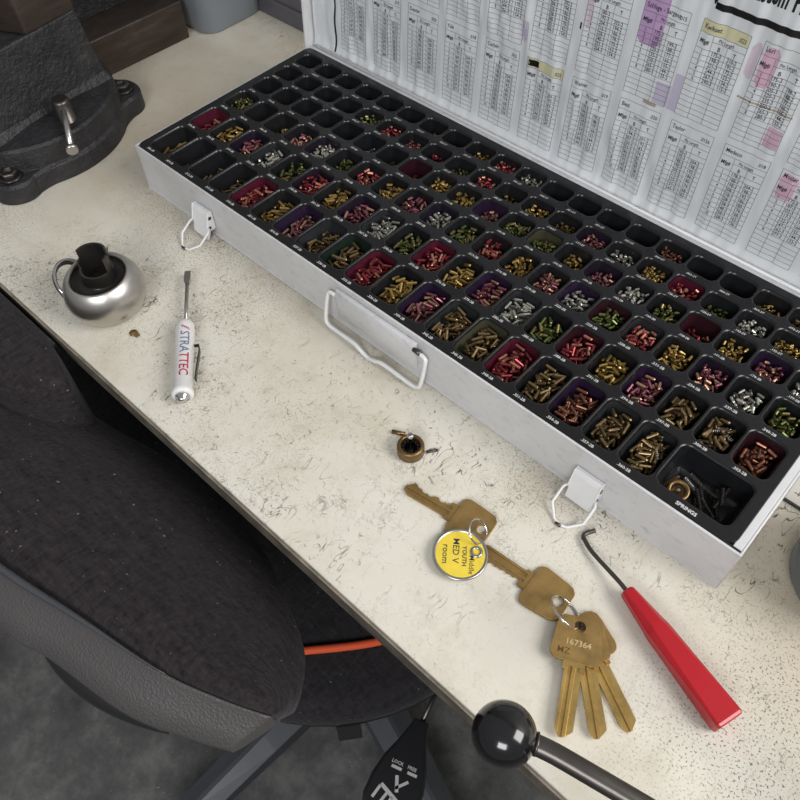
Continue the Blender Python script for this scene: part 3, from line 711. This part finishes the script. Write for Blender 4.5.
for k in range(seg):
    h = slv(k); a0, a1 = 2*math.pi*k/seg, 2*math.pi*(k+1)/seg
    P0 = [Vector((kx+.02+math.cos(a0)*r_, ky+math.sin(a0)*r_, z)) for r_, z in ((SR0, zb_), (SR0, zb_+h), (SR1, zb_+h), (SR1, zb_))]
    P1 = [Vector((kx+.02+math.cos(a1)*r_, ky+math.sin(a1)*r_, z)) for r_, z in ((SR0, zb_), (SR0, zb_+h), (SR1, zb_+h), (SR1, zb_))]
    b.add(P0+P1, [(0, 4, 5, 1), (1, 5, 6, 2), (2, 6, 7, 3)])
    h2 = slv((k+1) % seg)
    if abs(h2-h) > .01:
        lo, hi = min(h, h2), max(h, h2); c_, s_ = math.cos(a1), math.sin(a1)
        b.add([Vector((kx+.02+c_*r_, ky+s_*r_, zb_+z)) for r_, z in ((SR0, lo), (SR0, hi), (SR1, hi), (SR1, lo))], [(0, 1, 2, 3)])
build('sleeve', b, M['dark_steel'], kb, merge=True, fixn=False)
b = MB(); cc = Vector((2.55, -6.05, TZ+.72)); nrm = Vector((.62, .55, .62)).normalized(); u = nrm.orthogonal().normalized(); v = nrm.cross(u)
# two loose steel rings propped against the knob
for q, (off, R_) in enumerate(((0, .74), (.10, .68))):
    b = MB(); c2 = Vector((2.12, -5.55, TZ+.76))-nrm*off
    b.tube([c2+R_*(math.cos(t*math.pi/20)*u+math.sin(t*math.pi/20)*v) for t in range(40)], .04 if q == 0 else .06, 8, closed=True)
    tag(build('steel_ring', b, M['chrome'] if q == 0 else M['dark_steel'], origin=(2.2, -5.6, TZ)), ('thin bright steel ring leaning on the left side of the door knob', 'thicker dark steel ring leaning behind the bright ring at the door knob')[q], 'ring')
# ---------------------------------------------------------------- screwdriver
tip = Vector((3.62, -2.72, TZ+.12)); hs = Vector((5.42, -4.22, TZ+.30)); he = Vector((7.50, -5.95, TZ+.30))
scd = tag(empty('screwdriver', tuple(tip)), 'small pocket screwdriver with a white handle and red and blue lettering beside the door knob', 'screwdriver')
ax = (he-hs).normalized(); side = ax.cross(Vector((0, 0, 1))).normalized(); LH = (he-hs).length
build('handle', MB().lathe([(.12, 0), (.2, .02), (.255, .12), (.27, .3), (.27, LH-.2), (.3, LH-.14), (.3, LH-.03), (.26, LH), (.18, LH)], hs, ax, 28), M['white_pl'], scd)
tipd = Vector((hs.x, hs.y, hs.z))
b = MB().cyl(hs+ax*.05, hs-ax*1.62, .062, seg=14)
e0 = hs-ax*1.62; b.loops([[e0+side*sx_*w_+Vector((0, 0, 1))*sz_*h_ for sx_, sz_ in ((1, 1), (-1, 1), (-1, -1), (1, -1))] -ax*0 if False else [e0-ax*d_+side*sx_*w_+Vector((0, 0, sz_*h_)) for sx_, sz_ in ((1, 1), (-1, 1), (-1, -1), (1, -1))] for d_, w_, h_ in ((-.05, .07, .07), (.15, .10, .055), (.5, .09, .02))], 0, False)
build('shaft', b, M['steel'], scd)
b = MB().lathe([(.2, 0), (.2, .06), (.13, .1), (.13, .16), (.06, .2)], he, ax, 16); build('magnet_end', b, M['chrome'], scd)
b = MB(); q0 = hs+ax*.95; o_ = side*-.30
nz = Vector((0, 0, 1))
sgn = -1 if (side.x*.735+side.y*.677) > 0 else 1     # clip is on the right-hand side as seen
cs = side*(-sgn)
P = [q0+cs*.27, q0+cs*.40, q0+cs*.43+ax*.2, q0+cs*.36+ax*.9, q0+cs*.34+ax*1.25]
for k in range(len(P)-1):
    p, q = P[k], P[k+1]; b.loops([[p+nz*.07+cs*.02, p+nz*.07-cs*.02, p-nz*.07-cs*.02, p-nz*.07+cs*.02], [q+nz*.07+cs*.02, q+nz*.07-cs*.02, q-nz*.07-cs*.02, q-nz*.07+cs*.02]], 0, False)
build('pocket_clip', b, M['dark_steel'], scd)
# lettering wrapped on the barrel, read from the shaft end down
view = Vector((.62, -.25, .75)); view = (view-ax*view.dot(ax)).normalized(); w2 = view.cross(ax)
def barrel(t0):
    def f(a, c):
        th = c/.27; return hs+ax*(t0+a)+.279*(math.cos(th)*view+math.sin(th)*w2)
    return f
sgn2 = 1
for txt, t0, mk in (('STRA', .56, 'blue_print'), ('TTEC', 1.36, 'red_print')):
    vs, fs = fine(*text_mesh(txt, .012, 'LEFT'), .16); b = MB(); f = barrel(t0)
    b.add([f(v[0]*.36*.94, (v[1]*.36-.13)) for v in vs], fs); build('lettering', b, M[mk], scd, merge=False)
b = MB(); f = barrel(.30)
for k in range(4): 
    y0_ = -.12+.06*k; b.add([f(.0+.03*k, y0_), f(.05+.03*k, y0_), f(.05+.03*k+.09, y0_+.055), f(.03*k+.09, y0_+.055)], [(0, 1, 2, 3)])
build('logo', b, M['red_print'], scd, merge=False)

# ---------------------------------------------------------------- small brass bits
b = MB().lathe([(.05, 0), (.13, .02), (.12, .05), (.03, .06)], (4.35, -5.4, TZ+.005), seg=7); b.box((4.4, -5.45, TZ+.01), (4.56, -5.32, TZ+.06))
tag(build('brass_flake', b, M['brass_flake'], origin=(4.38, -5.4, TZ)), 'tiny crumpled brass flake lying near the door knob', 'flake')
cy = tag(empty('lock_cylinder_cap', (13.18, -2.98, TZ)), 'small round brass lock cylinder cap with dark inside and an upright steel stem', 'lock part')
c0 = (13.2, -3.0, TZ+.01)
build('brass_ring', MB().lathe([(.31, 0), (.36, .03), (.36, .30), (.34, .34), (.29, .36), (.26, .35), (.25, .30), (.25, .12)], c0, seg=40, cap1=False), M['bronze'], cy)
b = MB().lathe([(.25, .10), (.0, .12)], c0, seg=32, cap1=False)
for k in range(12):
    a = k*math.pi/6; b.cyl((c0[0]+.2*math.cos(a), c0[1]+.2*math.sin(a), TZ+.12), (c0[0]+.2*math.cos(a), c0[1]+.2*math.sin(a), TZ+.26), .035, seg=8)
build('inner_teeth', b, M['black_metal'], cy)
build('stem', MB().lathe([(.05, .1), (.05, .62), (.08, .64), (.08, .78), (.06, .82)], c0, seg=14), M['chrome'], cy)
tag(build('dark_pin', MB().cyl((12.42, -2.88, TZ+.06), (12.74, -2.72, TZ+.06), .06, seg=10), M['bronze'], origin=(12.6, -2.8, TZ)), 'short dark brass pin lying left of the upright-stemmed brass cap', 'pin')
tag(build('small_pin', MB().cyl((13.52, -2.75, TZ+.04), (13.7, -2.5, TZ+.04), .04, seg=10), M['dark_steel'], origin=(13.6, -2.6, TZ)), 'tiny grey pin lying right of the upright-stemmed brass cap', 'pin')

# ---------------------------------------------------------------- keys (local frame: +x from hole end of the head to the tip, origin at the hole)
def key_parts(root, cut, seed, stamp=None, flip=1):
    T = .088; r_ = random.Random(seed)
    hd = [(-.22, -.36), (-.12, -.47), (.0, -.50), (.62, -.56), (.74, -.52), (.80, -.42), (.80, .42), (.74, .52), (.62, .56), (.0, .50), (-.12, .47), (-.22, .36)]
    b = MB()
    # bow as ring of quads round the hole
    import math as m_
    n = 48; hole = [(.0+.13*m_.cos(2*m_.pi*k/n), .13*m_.sin(2*m_.pi*k/n)) for k in range(n)]
    def ray(a):
        best = 9; dx, dy = m_.cos(a), m_.sin(a)
        for k in range(len(hd)):
            x1_, y1_ = hd[k]; x2_, y2_ = hd[(k+1) % len(hd)]; ex, ey = x2_-x1_, y2_-y1_; dn = dx*ey-dy*ex
            if abs(dn) < 1e-9: continue
            t = (x1_*ey-y1_*ex)/dn; s_ = (x1_*dy-y1_*dx)/dn
            if t > 0 and 0 <= s_ <= 1: best = min(best, t)
        return best
    n = 96; A = [2*m_.pi*k/n for k in range(n)]
    hole = [(.13*m_.cos(a), .13*m_.sin(a)) for a in A]; outl = [(ray(a)*m_.cos(a), ray(a)*m_.sin(a)) for a in A]
    e = .012
    outs = [((ray(a)-e)*m_.cos(a), (ray(a)-e)*m_.sin(a)) for a in A]
    def lv(P_, z): return [Vector((x, y, z)) for x, y in P_]
    b.loops([lv(hole, 0), lv(outs, 0), lv(outl, e), lv(outl, T-e), lv(outs, T), lv(hole, T), lv(hole, 0)], 0, False, False, False)
    bow = build('bow', b, M['key'], root, local=True)
    # shoulder and blade with lengthwise grooves; cuts bite from the +y edge
    b = MB(); b.box((.78, -.24, 0.002), (.9, .24, T)); b.box((.86, -.24, .002), (.98, -.13, T-.002)); b.box((.86, .13, .002), (.98, .24, T-.002))
    ys = [-.19, -.13, -.12, -.045, -.03, .04, .055, .19]; zs = [T-.012, T-.012, T*.52, T*.52, T-.004, T-.004, T*.62, T*.62]
    x = .88
    cuts = []; xx = 1.06
    for c_ in range(6): cuts.append((xx, r_.choice((.03, .06, .09, .11)) if cut else 0)); xx += .165
    BL = .031 if cut else .0345; X_ = [.88+BL*k for k in range(44)]; Xe = X_[-1]
    rows = []
    for x in X_:
        ed = .19
        for cx_, d_ in cuts:
            dd = abs(x-cx_)
            if d_: ed = min(ed, .19-d_+max(0, dd-.035)*.9)
        te = max(0, (x-(Xe-.16)))/.16
        hi = ed-(ed+.06)*te*.75 if not cut else ed-.18*te; lo = -.19+.10*te
        row = []
        for y_, z_ in zip(ys, zs): 
            yy = min(max(y_, lo), hi); row.append(Vector((x, yy, z_)))
        row += [Vector((x, hi, .004)), Vector((x, lo, .004))]; rows.append([Vector((p.x, p.y*flip, p.z)) for p in row])
    b.loops(rows, 0, False, True, True)
    build('blade', b, M['key2'] if not cut else M['key'], root, local=True)
    if stamp:
        for (t, x_, y_, s_, mk, bo) in stamp:
            b = MB(); b.text(t, s_, lambda a, c: (x_-c*-1*0+c*-1, y_+a, T+.003), 0, bo, 1.0, 'CENTER'); build('stamped_number', b, M[mk], bow, local=True, merge=False)
def keyroot(label, hole, z, ang, roll=0, pitch=0):
    o = empty('key', (hole[0], hole[1], z), 0, (roll, pitch, math.radians(ang))); return tag(o, label, 'key')
k1 = keyroot('brass key with notched blade joined to the yellow tag, nearest the cylinder cap', (16.0, -3.52), TZ+.005, 188.5); key_parts(k1, True, 4, flip=-1)
k2 = keyroot('brass key with notched blade in the middle, its tip under the yellow tag', (18.44, -3.76), TZ+.005, 184.5); key_parts(k2, True, 9)
k5 = keyroot('uncut brass key at the bottom right of the fan of three', (19.12, -3.88), TZ+.005, -28.5); key_parts(k5, False, 1)
k4 = keyroot('uncut brass key in the middle of the fan of three', (19.14, -3.92), TZ+.10, -46); key_parts(k4, False, 2)
k3 = keyroot('uppermost brass key of the fan of three, stamped with a number', (19.16, -4.0), TZ+.195, -63.5, 0, math.radians(1.2))
key_parts(k3, False, 3, [('167364', .44, 0.02, .19, 'engrave', .01), ('MZ', .66, -.27, .2, 'engrave_dark', .004)])
# split rings
def ring(label, pts, r=.019):
    b = MB(); pts = [Vector(p) for p in pts]
    b.tube(spline(pts, 60), r, 8); b.tube([p+Vector((.006, .01, .026)) for p in spline(pts, 60)], r*.8, 6)
    return tag(build('split_ring', b, M['chrome'], origin=tuple(pts[0])), label, 'ring')
def circ(c, R_, nrm, a0=0, n=25):
    c = Vector(c); nrm = Vector(nrm).normalized(); u = nrm.orthogonal().normalized(); v = nrm.cross(u)
    return [c+R_*(math.cos(a0+2*math.pi*k/(n-1))*u+math.sin(a0+2*math.pi*k/(n-1))*v) for k in range(n)]
ring('small steel split ring through the notched key and the yellow tag', circ((16.02, -3.72, TZ+.27), .30, (.66, .28, .69)))
ring('thin steel split ring joining the middle key to the fan of three', circ((18.74, -3.95, TZ+.32), .42, (.24, .66, .71)))
# tag
tg = tag(empty('key_tag', (16.05, -4.40, TZ+.12), 0, (math.radians(-2), math.radians(2), 0)), 'round yellow paper key tag with a metal rim and handwritten words', 'key tag')
build('rim', MB().lathe([(.58, .0), (.64, .0), (.665, .02), (.665, .05), (.64, .07), (.6, .06), (.58, .035)], (0, 0, 0), seg=56, cap0=False, cap1=False), M['steel'], tg, local=True)
build('tag_disc', MB().lathe([(.62, .01), (.62, .045)], (0, 0, 0), seg=56), M['yellow'], tg, local=True)
build('eyelet', MB().lathe([(.09, .03), (.15, .05), (.15, .07), (.1, .09), (.085, .07)], (.25, .30, 0), seg=20, cap0=False, cap1=False), M['steel'], tg, local=True)
dx = Vector((.60, -.80)).normalized(); dyv = Vector((.80, .60)).normalized()     # writing runs down the picture
b = MB()
for t, u0, v0, s_, bo in (('Middle', .0, .22, .18, .002), ('YOUTH', -.22, .05, .15, .022), ('MED V', -.40, -.18, .22, .006), ('room', -.22, -.42, .22, .006)):
    b.text(t, s_, lambda a, c, u0=u0, v0=v0: (dx.x*(u0+a)+dyv.x*(v0+c)*1, dx.y*(u0+a)+dyv.y*(v0+c)*1, .049), 0, bo)
build('handwriting', b, M['ink'], tg, local=True, merge=False)

# ---------------------------------------------------------------- red handled hook tool
tl = tag(empty('hook_tool', (20.9, -2.8, TZ)), 'hook tool with tapered red plastic handle and bent steel shaft beside the pin kit', 'hand tool')
a = Vector((19.47, -2.62, TZ+.30)); c = Vector((22.56, -3.62, TZ+.27)); ax = (c-a).normalized(); sd = Vector((-ax.y, ax.x, 0)); LT = (c-a).length; up = sd.cross(ax)*-1
if up.z < 0: up = -up
def sec(t, w_, h_, ch_=.35):
    P_ = []
    for sx_, sz_ in ((1, 1-ch_), (1-ch_, 1), (-1+ch_, 1), (-1, 1-ch_), (-1, -1+ch_), (-1+ch_, -1), (1-ch_, -1), (1, -1+ch_)): P_.append(a+ax*t+sd*sx_*w_*.84+up*sz_*h_*.9)
    return P_
b = MB().loops([sec(-.03, .15, .15, .4), sec(.03, .19, .19, .4), sec(.9, .31, .27, .55), sec(1.05, .33, .27, .45), sec(LT-.08, .40, .25, .16), sec(LT, .37, .22, .16)], 0, False)
build('handle', b, M['red'], tl, bevel=.03, bseg=3)
P = [a+ax*.05, a-ax*.3+Vector((0, 0, -.02)), Vector((18.35, -2.28, TZ+.16)), Vector((18.02, -2.12, TZ+.12)), Vector((17.93, -2.05, TZ+.11)), Vector((17.94, -1.93, TZ+.11)), Vector((18.05, -1.74, TZ+.12))]
build('bent_shaft', MB().tube(spline(P, 40), .056, 10), M['dark_steel'], tl)

# ---------------------------------------------------------------- ball lever
lv_ = tag(empty('ball_lever', (24.5, -6.2, TZ)), 'steel lever ending in a glossy black ball knob, reaching over the bench edge', 'lever')
bc = Vector((19.46, -7.38, .65))
rodp = [(19.9, -7.16, .62), (20.3, -7.03, .6), (21.0, -6.86, .55), (22, -6.62, .45), (23.2, -6.35, .3), (24.4, -6.1, .1)]
n = 20; prof = [(.585*math.sin(math.pi*k/n), -.585*math.cos(math.pi*k/n)) for k in range(1, n)]+[(.2, .6)]
build('ball_knob', MB().lathe(prof, bc, Vector(rodp[0])-bc, 40), M['ballblack'], lv_)
build('rod', MB().tube(spline(rodp, 30), .19, 20), M['dark_steel'], lv_)
build('collar', MB().lathe([(.2, 0), (.215, .02), (.215, .05), (.19, .06)], bc+(Vector(rodp[0])-bc).normalized()*.55, Vector(rodp[0])-bc, 24), M['dark_steel'], lv_)
build('pivot_block', MB().box((24.2, -6.9, TZ+.01), (25.6, -5.4, .5)), M['cast'], lv_, bevel=.1)
# ---------------------------------------------------------------- cup and lined card at the right
cu = tag(empty('plastic_cup', (23.25, 1.1, TZ)), 'dark grey round plastic pot at the right edge beyond the red tool', 'pot')
b = MB().lathe([(1.15, 0), (1.25, .04), (1.38, .3), (1.48, 1.5), (1.36, 1.56), (1.34, 1.9), (1.28, 1.92), (1.26, 1.5), (1.15, .2), (.0, .15)], (23.12, 1.0, TZ+.01), seg=56, cap1=False); build('pot_body', b, M['cup'], cu)
cdr = MB(); cdr.box((20.99, 2.15, TZ+.005), (27.5, 5.8, TZ+.05))
for x in (21.2, 21.45, 21.7, 21.95, 22.2, 23, 24, 25): cdr.box((x, 2.4, TZ+.05), (x+.02, 5.7, TZ+.054), 1)
for y in (2.45, 2.75, 3.05, 3.35, 3.65, 4.5): cdr.box((21.1, y, TZ+.05), (27, y+.02, TZ+.054), 1)
cdr.box((20.99, 2.10, TZ+.005), (27.5, 2.15, TZ+.08), 1)
tag(build('lined_card', cdr, [M['clear'], M['ink']], origin=(23, 4, TZ)), 'pale grey card ruled with thin dark lines lying right of the pin kit', 'card')

# ---------------------------------------------------------------- office chair
chair = tag(empty('office_chair', (7.1, -2.2, FZ)), 'black fabric office chair pushed under the bench with an orange line across its seat', 'chair')
Bp = spline([(-6, -11.6, -2.4), (-3, -12.3, -2.1), (1, -12.6, -2), (4.5, -12.45, -2), (7.9, -11.98, -2), (10.45, -11.4, -2), (12.8, -10.87, -2), (14.25, -10.35, -2), (15.38, -9.84, -2)], 60)
Ap = spline([(-6.4, -12.4, -3.1), (-3.2, -13.2, -2.9), (1, -13.5, -2.8), (5.0, -13.4, -2.8), (8.8, -12.85, -2.8), (10.05, -12.5, -2.8), (12.5, -12.0, -2.8), (13.9, -11.4, -2.8), (15.0, -10.86, -2.75)], 60)
Cp = spline([(-6.4, -10.5, -3.5), (-5.5, -8.6, -4.6), (-1.4, -7.85, -4.5), (3.7, -7.42, -4.5), (6.3, -6.9, -4.5), (8.4, -6.7, -4.5), (10.75, -6.85, -4.5), (12.4, -7.40, -4.1), (13.95, -8.02, -3.7), (14.72, -8.58, -3.3), (15.12, -9.1, -2.9), (15.32, -9.6, -2.45)], 60)
b = MB(); L = []
for k in range(60):
    t = k/59; env = math.sin(math.pi*min(1, (t*10) if t < .05 else (1-t)*6 if t > 1-1/12 else .5)) if (t < .05 or t > 1-1/12) else 1
    env = max(.12, env); B_, C_ = Bp[k], Cp[k]; row = []
    for q in range(13):
        s_ = q/12; row.append(B_.lerp(C_, s_)+Vector((0, 0, .75*env*math.sin(math.pi*s_**.8))))
    th_ = 1.5*env; inn = (B_-C_).normalized()
    row += [C_+Vector((0, 0, -.35*env))+(C_-B_)*.012, C_+Vector((0, 0, -th_*.8))+inn*.15*env, C_+Vector((0, 0, -th_))+inn*.6*env, B_+Vector((0, 0, -th_-.4*env))-inn*.6*env, B_+Vector((0, 0, -.3*env))]
    L.append(row)
b.loops(L, 0, True); build('backrest_cushion', b, M['fabric'], chair)
b = MB(); L = []
for k in range(60):
    t = k/59; env = 1 if t < .93 else max(.35, (1-t)/.07); B_, A_ = Bp[k], Ap[k]; o_ = (A_-B_).normalized()
    L.append([B_+Vector((0, 0, -.3)), B_+Vector((0, 0, .02)), B_+Vector((0, 0, .10))+o_*.04, B_+Vector((0, 0, .08))+o_*.12, B_.lerp(A_, .2)+Vector((0, 0, .02)), B_.lerp(A_, .6)+Vector((0, 0, .06)), A_+Vector((0, 0, 0)), A_+Vector((0, 0, -.25))+o_*.03, A_+Vector((0, 0, -1.2*env))-o_*.25, B_+Vector((0, 0, -1.9*env))])
b.loops(L, 0, True); bs_ = build('backrest_shell', b, M['leather'], chair)
build('lip_highlight', MB().tube([p+Vector((0, -.02, .12)) for p in Bp[4:46]], [.09*min(1, (42-k)/14) +.004 for k in range(42)], 8), M['greyleg'], bs_, root=chair)  # grey tube added to draw the highlight along the shell's lip
b = MB(); n = 24; L = []
for k in range(n+1):
    t = k/n; x = 8.6+4.6*t; yy = -12.45+ .8*t**1.4; r_ = max(.04, math.sin(math.pi*t)**.8)
    L.append([Vector((x, yy+.45*r_*math.cos(2*math.pi*q/16), -4.1+.6*r_*math.sin(2*math.pi*q/16))) for q in range(16)])
b.loops(L, 0, True); build('rear_cover', b, M['blackpl'], bs_, root=chair)
lc = [(-9, -9.5), (-8, -7.25), (-4, -7.1), (-1.6, -7.1), (.2, -7.1), (1.9, -7.12), (2.9, -7.25), (3.9, -7.55), (4.2, -8.0), (2.9, -9.2), (-3, -10.2)]
lc = [(p.x, p.y) for p in spline([(x, y, 0) for x, y in lc+[lc[0]]], 40)][:-1]; cx_ = sum(p[0] for p in lc)/len(lc); cy_ = sum(p[1] for p in lc)/len(lc)
def ins(f_, z): return [Vector((cx_+(x-cx_)*f_, cy_+(y-cy_)*f_, z)) for x, y in lc]
build('lower_cushion', MB().loops([ins(.94, -5.2), ins(.99, -4.9), ins(1, -2.6), ins(.985, -2.2), ins(.94, -1.9), ins(.8, -1.75), ins(.1, -1.75)], 0, True), M['fabric'], chair)
build('back_post', MB().tube(spline([(5, -11.8, -3.8), (5, -12.2, -8), (5, -10.5, -12), (6, -6, -13.4)], 20), .7, 12), M['blackpl'], chair)
def sell(cx, cy_, rx, ry, z, n_=2.5, N2=64):
    P_ = []
    for k in range(N2):
        a = 2*math.pi*k/N2; c_, s_ = math.cos(a), math.sin(a); P_.append(Vector((cx+rx*math.copysign(abs(c_)**(2/n_), c_), cy_+ry*math.copysign(abs(s_)**(2/n_), s_), z)))
    return P_
sc_ = (5, -1.5); b = MB()
b.loops([sell(*sc_, 10.2, 8.2, -11.9), sell(*sc_, 11.3, 9.2, -11.8), sell(*sc_, 11.6, 9.5, -11.0), sell(*sc_, 11.5, 9.4, -10.4), sell(*sc_, 11.0, 8.9, -10.05), sell(*sc_, 9.5, 7.5, -9.9), sell(*sc_, 5, 4, -10.0), sell(*sc_, .3, .3, -10.05)], 0, True)
seat = build('seat', b, M['seatfab'], chair)
b = MB(); b.tube(spline([(6, -9.3, -10.05), (8.6, -9.3, -9.95), (10.4, -8.95, -9.9), (11.3, -8.3, -9.87), (12.18, -7.42, -9.84), (13.91, -5.4, -9.84), (14.9, -3.4, -9.9), (15.2, 0, -9.92), (14.3, 4, -9.95), (12.5, 5.8, -10.05)], 90), .14, 8)
build('orange_piping', b, M['orange'], seat, root=chair)
b = MB().loops([sell(*sc_, 10.7, 8.6, -12.3), sell(*sc_, 11.3, 9.2, -12.1), sell(*sc_, 11.45, 9.35, -11.85), sell(*sc_, 11.2, 9.1, -11.75)], 0, True); build('seat_pan', b, M['blackpl'], chair)
build('fabric_tab', MB().loops([[Vector(p) for p in ((14.45, -8.15, -11.2), (14.95, -7.55, -11.2), (15.15, -7.7, -11.9), (14.65, -8.3, -11.9))], [Vector(p) for p in ((14.40, -8.1, -11.2), (14.9, -7.5, -11.2), (15.1, -7.65, -11.9), (14.6, -8.25, -11.9))]], 0, False), M['blackpl'], chair)
build('tilt_mechanism', MB().box((4.5, -5, -15), (10, 0, -12.5)), M['blackpl'], chair, bevel=.3)
build('gas_column', MB().lathe([(1.1, 0), (1.1, 8), (.65, 8.05), (.65, 17.6)], (7.1, -2.2, -31), seg=28), M['blackpl'], chair)
build('base_hub', MB().lathe([(1.6, 0), (1.9, .3), (1.8, 2.6), (1.2, 3.0)], (7.1, -2.2, FZ+2.2), seg=32), M['greyleg'], chair)
for k in range(5):
    g = math.radians(-93+76*k if k < 2 else -17+71*(k-1)); d = Vector((math.cos(g), math.sin(g), 0)); s_ = Vector((-d.y, d.x, 0)); h0 = Vector((7.1, -2.2, 0)); b = MB(); L = []
    for t, w_, zt_, zb2 in ((1.2, 1.35, FZ+4.2, FZ+2.2), (7, 1.2, FZ+3.7, FZ+2.1), (12.4, 1.0, FZ+3.0, FZ+1.9), (13.2, .85, FZ+2.8, FZ+1.9)):
        p = h0+d*t; L.append([p+s_*w_+Vector((0, 0, zb2)), p+s_*w_*.95+Vector((0, 0, zt_-.45)), p+s_*.12+Vector((0, 0, zt_)), p-s_*.12+Vector((0, 0, zt_)), p-s_*w_*.95+Vector((0, 0, zt_-.45)), p-s_*w_+Vector((0, 0, zb2))])
    b.loops(L, 0, False); lg = build('leg', b, M['greyleg'], chair, bevel=.04)
    b = MB(); p = h0+d*12.2
    for q in (-.75, .25): b.lathe([(.7, 0), (.98, .1), (.98, .4), (.7, .5)], p+s_*q+Vector((0, 0, FZ+1.0)), s_, 24)
    b.cyl(p+Vector((0, 0, FZ+1)), p+Vector((0, 0, FZ+2.2)), .2); build('caster', b, M['blackpl'], lg, root=chair)
# tilt lever with printed paddle
LZ = -14.0
o0 = Vector((15.92, -5.62, LZ)); o1 = Vector((17.1, -9.0, LZ)); dv = (o1-o0).normalized(); sv = Vector((-dv.y, dv.x, 0)); b = MB()
half = [(0, .30), (.25, .34), (.8, .52), (1.5, .82), (2.2, .98), (2.9, 1.0), (3.5, .8), (3.85, .4)]
out_ = [(u, w_) for u, w_ in half]+[(u, -w_) for u, w_ in reversed(half)]
def pd(u, w_, z=0): return o0+dv*u+sv*w_+Vector((0, 0, z))
b.loops([[pd(u, w_*.9, -.3) for u, w_ in out_], [pd(u, w_, -.15) for u, w_ in out_], [pd(u, w_*.97, .03) for u, w_ in out_], [pd(u, w_*.86, .1) for u, w_ in out_]], 0, False)
lever = build('tilt_lever', b, M['blackpl'], chair, bevel=.03)
build('lever_rod', MB().tube([pd(.2, 0, -.1), Vector((15.66, -4.6, LZ-.1)), Vector((14.5, -3, LZ+.2)), Vector((9, -2.4, LZ+.4))], .1, 10), M['dark_steel'], lever, root=chair)
b = MB(); Zp = .108
def strip(u0, w0, u1, w1, th_): 
    a_ = Vector((u0, w0)); c_ = Vector((u1, w1)); n_ = (c_-a_).normalized(); n_ = Vector((-n_.y, n_.x))*th_/2
    b.add([pd(*(a_+n_), Zp), pd(*(c_+n_), Zp), pd(*(c_-n_), Zp), pd(*(a_-n_), Zp)], [(0, 1, 2, 3)])
for t, u, w_ in (('LOCK', 1.66, -.45), ('FREE', 1.66, .14)):
    b.text(t, .16, lambda a_, c_: pd(u-c_, w_+a_, Zp), 0, .02)
strip(1.78, -.4, 1.78, -.02, .1); strip(1.78, .2, 1.78, .55, .1)
strip(2.0, -.1, 2.5, .1, .12); strip(2.05, .35, 2.4, .0, .1); strip(2.45, -.5, 2.75, .2, .13); strip(2.5, -.5, 2.95, -.62, .1); strip(2.65, -.2, 3.1, -.35, .1); strip(2.7, 0, 3.1, -.05, .1); strip(2.9, .2, 2.9, .6, .1); strip(3.1, .15, 3.1, .5, .1)
build('printed_symbols', b, M['white_print'], lever, root=chair, merge=False)
